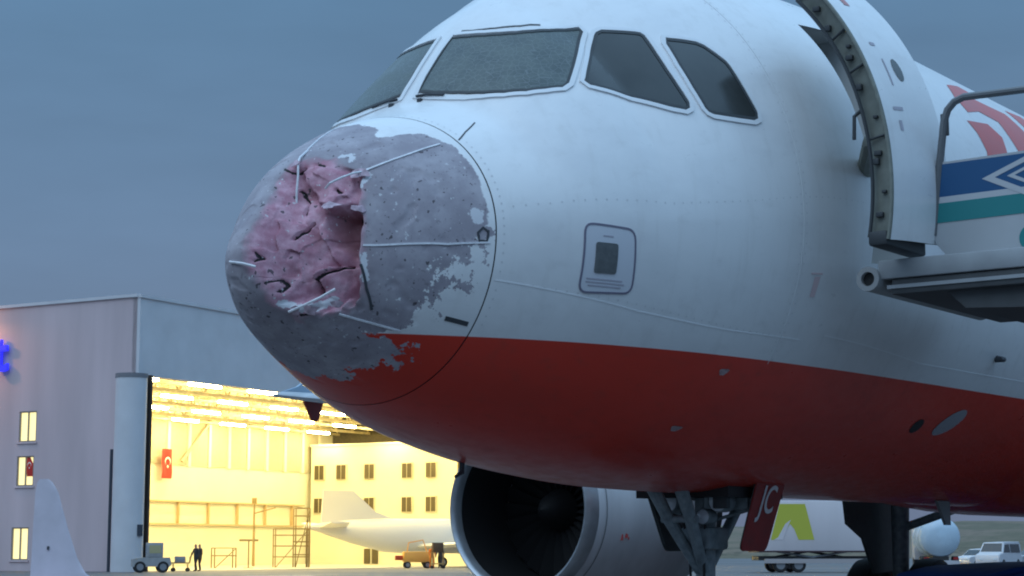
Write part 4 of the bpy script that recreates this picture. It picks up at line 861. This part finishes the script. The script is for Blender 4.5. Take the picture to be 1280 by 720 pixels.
# blue pushback tug, only its flat deck reaches into the frame
tg = thing('pushback_tug', 'low blue pushback tug at the bottom right corner', 'tug', cam_pt(1262, 24), YAW - R(72))
tb = mat('tug_blue', (.010, .07, .30), .6, var=.08, spec=.15)
bm = bmesh.new(); V0 = [bm.verts.new((p[0], -1.1, p[1])) for p in [(-1.35, .35), (-1.35, .78), (-1.15, .97), (-.6, 1.085), (.4, 1.13), (3.2, 1.15), (3.3, .9), (3.3, .3), (-1.2, .3)]]; f0 = bm.faces.new(V0); ex = bmesh.ops.extrude_face_region(bm, geom=[f0])
for q in ex['geom']:
    if isinstance(q, bmesh.types.BMVert): q.co.y = 1.1
bmesh.ops.recalc_face_normals(bm, faces=bm.faces[:]); bmesh.ops.bevel(bm, geom=bm.edges[:], offset=.07, segments=3, affect='EDGES')
b = MB(); b.bm(bm); b.build('body', tb, tg, True, 50)
for x_ in (-.5, 2.4):
    for s_ in (-1, 1): loc_wheel(x_, s_ * 1.0, .42, .3, tg)
MB().box(-1.42, -1.34, -1.0, 1.0, .40, .62, .02).build('bumper', black_p, tg)
for s_ in (-.8, .8): MB().box(-1.38, -1.34, s_ - .12, s_ + .12, .66, .76, .01).build('headlamp', lamp_lens, tg)
# tow tractor by the door column
tr = thing('tow_tractor', 'pale tow tractor with a cab at the left end of the hangar opening', 'tractor', cam_pt(176, 113), YAW - R(75))
trm = mat('tractor_cream', (.34, .34, .34), .5, var=.1)
MB().prism([(-.3, .35), (-.3, .8), (.2, .9), (1.9, .9), (2.0, .5), (1.9, .35)], -.7, .7, 'y').build('body', trm, tr, True, 30)
MB().box(.55, 1.5, -.62, .62, .9, 1.78, .05).build('cab', trm, tr); MB().box(.68, 1.37, -.63, -.618, 1.15, 1.62).build('cab_window', mat('warm_glass', (.45, .40, .22), .2), tr, False); MB().box(.54, .548, -.5, .5, 1.1, 1.65).build('windscreen', glass, tr, False)
for x_ in (.15, 1.5):
    for s_ in (-1, 1): loc_wheel(x_, s_ * .62, .34, .22, tr)
# flat cart behind the tractor
cart = thing('tool_cart', 'small tool cart standing before the person in dark clothes', 'cart', cam_pt(229, 119), YAW - R(85))
tan_m = mat('cart_tan', (.38, .26, .12), .6); MB().box(-.5, .6, -.4, .4, .5, .58).build('deck', tan_m, cart, False); MB().box(-.3, .35, -.3, .3, .58, .95, .02).build('tool_chest', trm, cart)
MB().tube([(.6, -.3, .5), (.75, -.3, 1.2), (.75, .3, 1.2), (.6, .3, .5)], .03, 6).build('push_handle', tan_m, cart)
for x_ in (-.4, .5):
    for s_ in (-.35, .35): MB().lathe([(-.04, .001), (-.04, .12), (.04, .12), (.04, .001)], 14, (x_, s_, .12), 'y').build('castor', tyre_m, cart); bar((x_, s_, .12), (x_, s_, .5), .025, 'castor_post', tan_m, cart, n=6)
buff = mat('stand_buff', (.34, .24, .10), .6)
def work_stand(label, px, D, w_, h_, lv, rz):
    t_ = thing('work_stand', label, 'work stand', cam_pt(px, D), rz, 'work stands in the hangar')
    for a in (0, w_):
        for b_ in (0, 1.2): bar((a, b_, 0), (a, b_, h_), .05, 'post', buff, t_, n=6)
    for k_ in range(lv): z_ = h_ * (k_ + 1) / (lv + .6); MB().box(-.05, w_ + .05, -.05, 1.25, z_ - .04, z_ + .04).build('platform', buff, t_, False)
    MB().tube([(0, -.06, 0), (w_, -.06, h_)], .035, 6).build('brace', buff, t_)
    MB().tube([(0, 0, h_), (w_, 0, h_), (w_, 1.2, h_), (0, 1.2, h_), (0, 0, h_)], .035, 6).build('guard_rail', buff, t_)
work_stand('tall three deck work stand beside the tail of the white jet', 347, 146, 2.6, 3.0, 3, YAW - R(75))
work_stand('narrow high work stand standing just left of the tailcone', 372, 147, 1.1, 4.6, 4, YAW - R(75))
work_stand('low work stand at the left of the bright hangar floor', 272, 140, 1.6, 1.5, 1, YAW - R(70))
tl = thing('floor_lamp', 'T shaped lamp stand on the bright hangar floor', 'lamp stand', cam_pt(314, 140), YAW - R(80))
bar((0, 0, 0), (0, 0, 2.0), .05, 'pole', buff, tl, n=8); MB().box(-.7, .7, -.1, .1, 2.0, 2.14, .02).build('crossbar', buff, tl); MB().box(-.35, .35, -.3, .3, 0, .06).build('base', buff, tl, False)
ms = thing('jib_crane', 'slender upright jib mast in front of the bright back wall', 'crane', cam_pt(320, 158), YAW - R(80))
bar((0, 0, 0), (0, 0, 5.2), .12, 'mast', buff, ms, .07, 8); MB().box(-.2, .2, -.2, .2, 5.2, 5.7, .03).build('hoist', buff, ms); bar((0, 0, 4.4), (1.8, 0, 4.9), .06, 'jib', buff, ms, n=6)
# orange ground power cart
gp = thing('ground_power_cart', 'orange ground power cart with a hoop frame under the white jet', 'cart', cam_pt(520, 142), YAW - R(80))
orm = mat('cart_orange', (.80, .42, .09), .5); MB().box(-.9, 1.2, -.5, .5, .45, 1.25, .06).build('body', orm, gp)
MB().tube([(-.6, 0, 1.2), (-.5, 0, 1.9), (.6, 0, 2.1), (.9, 0, 1.2)], .05, 6).build('hoop', orm, gp); MB().box(-1.5, -.95, -.25, .25, .6, .95, .04).build('control_panel', mat('cart_red', (.45, .07, .02), .5), gp)
for x_ in (-.6, .9):
    for s_ in (-.45, .45): loc_wheel(x_, s_, .25, .14, gp)
st = thing('stores_trolley', 'dark stores trolley beside the far end of the orange cart', 'trolley', cam_pt(548, 140), YAW - R(80))
MB().box(-.4, .4, -.3, .3, 1.2, 1.9, .03).build('crate', mat('crate_brown', (.10, .06, .03), .7), st); MB().box(-.5, .5, -.35, .35, .3, .4).build('deck', buff, st, False)
for x_ in (-.42, .42):
    for s_ in (-.3, .3): bar((x_, s_, .1), (x_, s_, 1.2), .03, 'post', buff, st, n=6); MB().lathe([(-.04, .001), (-.04, .11), (.04, .11), (.04, .001)], 12, (x_, s_, .11), 'y').build('castor', tyre_m, st)

# low white sailplane: only its fin rises above the bottom edge of the picture
sp_ = thing('sailplane', 'white tail fin of a low sailplane before the hangar side wall', 'sailplane', cam_pt(44, 35), YAW - R(82))
glm = mat('gelcoat_white', (.62, .56, .62), .35, var=.05)
loft([[(p[0], p[2], p[1]) for p in aerofoil(xl_, xt_, z_, 0, .09)] for xt_, xl_, z_ in ((0, 1.25, .5), (.01, 1.2, .72), (.01, 1.0, .88), (.02, .85, 1.15), (.03, .66, 1.70), (.05, .47, 2.35), (.08, .36, 2.54), (.12, .28, 2.60))], 'tail_fin', glm, sp_)
loft([[(x_, math.cos(t) * r_, z_ + math.sin(t) * r_ * 1.1) for t in np.linspace(0, 2 * math.pi, 18, False)] for x_, r_, z_ in ((-.2, .05, .60), (.6, .11, .58), (2.5, .16, .52), (4, .30, .48), (5.2, .32, .46), (6.4, .16, .42), (6.8, .02, .40))], 'fuselage', glm, sp_)
loft([aerofoil(.1, .55, -1.3, .64, .1), aerofoil(.0, .75, 0, .62, .1), aerofoil(.1, .55, 1.3, .64, .1)], 'tailplane', glm, sp_)
MB().box(.30, .34, -.055, .055, 1.30, 1.36).build('fin_mark', seam_m, sp_, False); wheel('wheel', 4.6, 0, .17, .1, sp_); wheel('tail_wheel', .3, 0, .09, .06, sp_)
for s_ in (-1, 1): loft([aerofoil(3.7, 4.5, s_ * .2, .56, .13), aerofoil(3.9, 4.3, s_ * 6.5, .62, .12)], 'wing', glm, sp_)
bar((.3, 0, .1), (.3, 0, .5), .03, 'tail_wheel_strut', glm, sp_, n=8)

# ------------------------------------------------------------------ passenger stairs at the open door
ps = thing('passenger_stairs', 'mobile boarding stairs with blue and teal striped side at the door', 'stairs', (5.1, -4.5, 0), world=True)
stg = mat('stairs_grey', (.30, .32, .34), .5, var=.12, scale=4); std = mat('stairs_dark', (.06, .065, .07), .6, var=.2, scale=4); stp = mat('stairs_panel', (.40, .42, .44), .45, var=.05, scale=3)
sblue = mat('stripe_blue', (.006, .075, .20), .45); steal = mat('stripe_teal', (.012, .20, .21), .45); swht = mat('stripe_white', (.45, .47, .50), .5)
dk = MB().box(4.16, 6.1, -4.4, -2.14, 3.17, 3.24).build('platform', stg, ps, False)
MB().box(4.10, 4.157, -4.4, -2.16, 3.13, 3.262, .01).build('platform_edge', stg, ps); MB().box(4.12, 6.1, -4.4, -2.25, 3.02, 3.125, .01).build('platform_beam', std, ps)
MB().box(4.11, 4.118, -4.4, -2.22, 3.06, 3.085).build('beam_flange', stg, ps, False)
MB().prism([(-4.4, 3.02), (-2.62, 3.02), (-2.75, 2.90), (-3.0, 2.885), (-4.4, 2.80)], 4.2, 6.0, 'x').build('support_bracket', std, ps, True, 30)
bp = MB().lathe([(4.06, .05), (4.06, .085), (6.1, .085), (6.1, .05)], 28, (0, -2.10, 3.135), 'x', True).build('bumper_roll', mat('bumper_rubber', (.33, .34, .35), .7), ps)
MB().lathe([(4.10, .001), (4.10, .05)], 20, (0, -2.10, 3.135), 'x').build('bumper_core', dark_m, bp)
pl = [(-2.455, 3.95), (-2.45, 3.50), (-2.49, 3.38), (-2.57, 3.28), (-2.68, 3.20), (-2.80, 3.165), (-4.3, 3.14), (-4.3, 3.98)]
pn = MB().prism(pl, 4.35, 4.39, 'x').build('side_panel', stp, ps, True, 30)
def band(z0, z1, mt, name, off): MB().prism([(-2.459, z0), (-2.459, z1), (-4.3, z1 + .02), (-4.3, z0 + .02)], 4.35 - off, 4.349 - off + .0005, 'x').build(name, mt, pn, False)
band(3.705, 3.935, sblue, 'blue_stripe', .003); band(3.662, 3.705, swht, 'white_stripe', .003); band(3.525, 3.662, steal, 'teal_stripe', .003)
cy, cz = -3.24, 3.80                                # diamond emblem on the blue band
def dia(s0, s1, nm):
    A_ = [(cy - s0 * 1.55, cz), (cy, cz + s0 * .60), (cy + s0 * 1.55, cz), (cy, cz - s0 * .75)]; B_ = [(cy - s1 * 1.55, cz), (cy, cz + s1 * .60), (cy + s1 * 1.55, cz), (cy, cz - s1 * .75)]
    V = [(4.344, *p) for p in A_ + B_]; obj(nm, V, [(i, (i + 1) % 4, 4 + (i + 1) % 4, 4 + i) for i in range(4)], swht, pn, False)
dia(.26, .20, 'emblem_outline'); dia(.145, .11, 'emblem_outline')
obj('teal_roundel', [(4.344, -3.16 + .075 * math.cos(t), 3.36 + .085 * math.sin(t)) for t in np.linspace(0, 2 * math.pi, 24, False)], [tuple(range(24))], steal, pn, False)
rail = [(4.36, -2.47, 3.44), (4.36, -2.53, 3.95), (4.36, -2.57, 4.24), (4.36, -2.60, 4.32), (4.36, -2.65, 4.37), (4.36, -2.72, 4.395), (4.36, -3.2, 4.385), (4.36, -4.3, 4.37)]
MB().tube(rail, .027, 10).build('handrail', mat('rail_dark', (.15, .16, .17), .4, .4), ps); MB().tube([(6.02, -q[1] * -1, q[2]) for q in rail], .027, 10).build('handrail', mat('rail_dark', (.15, .16, .17), .4, .4), ps)
MB().box(4.362, 4.384, -2.60, -2.54, 4.14, 4.30, .008).build('rail_clamp', std, ps)
MB().prism(pl, 5.99, 6.03, 'x').build('side_panel', stp, ps, True, 30)
for x_ in (4.4, 5.95): MB().tube([(x_, -4.35, 3.1), (x_, -4.35, .2)], .08, 10).build('support_post', stg, ps)
for i in range(16): z_ = 3.05 - i * .185; y0 = -4.42 - i * .28; MB().box(4.42, 5.96, y0 - .28, y0, z_, z_ + .04).build('step', stg, ps, False)
for x_ in (4.38, 6.0): MB().prism([(-4.4, 3.2), (-4.4, 2.9), (-8.9, -.05 + .1), (-8.9, .38)], x_, x_ + .03, 'x').build('stringer', stp, ps, False)
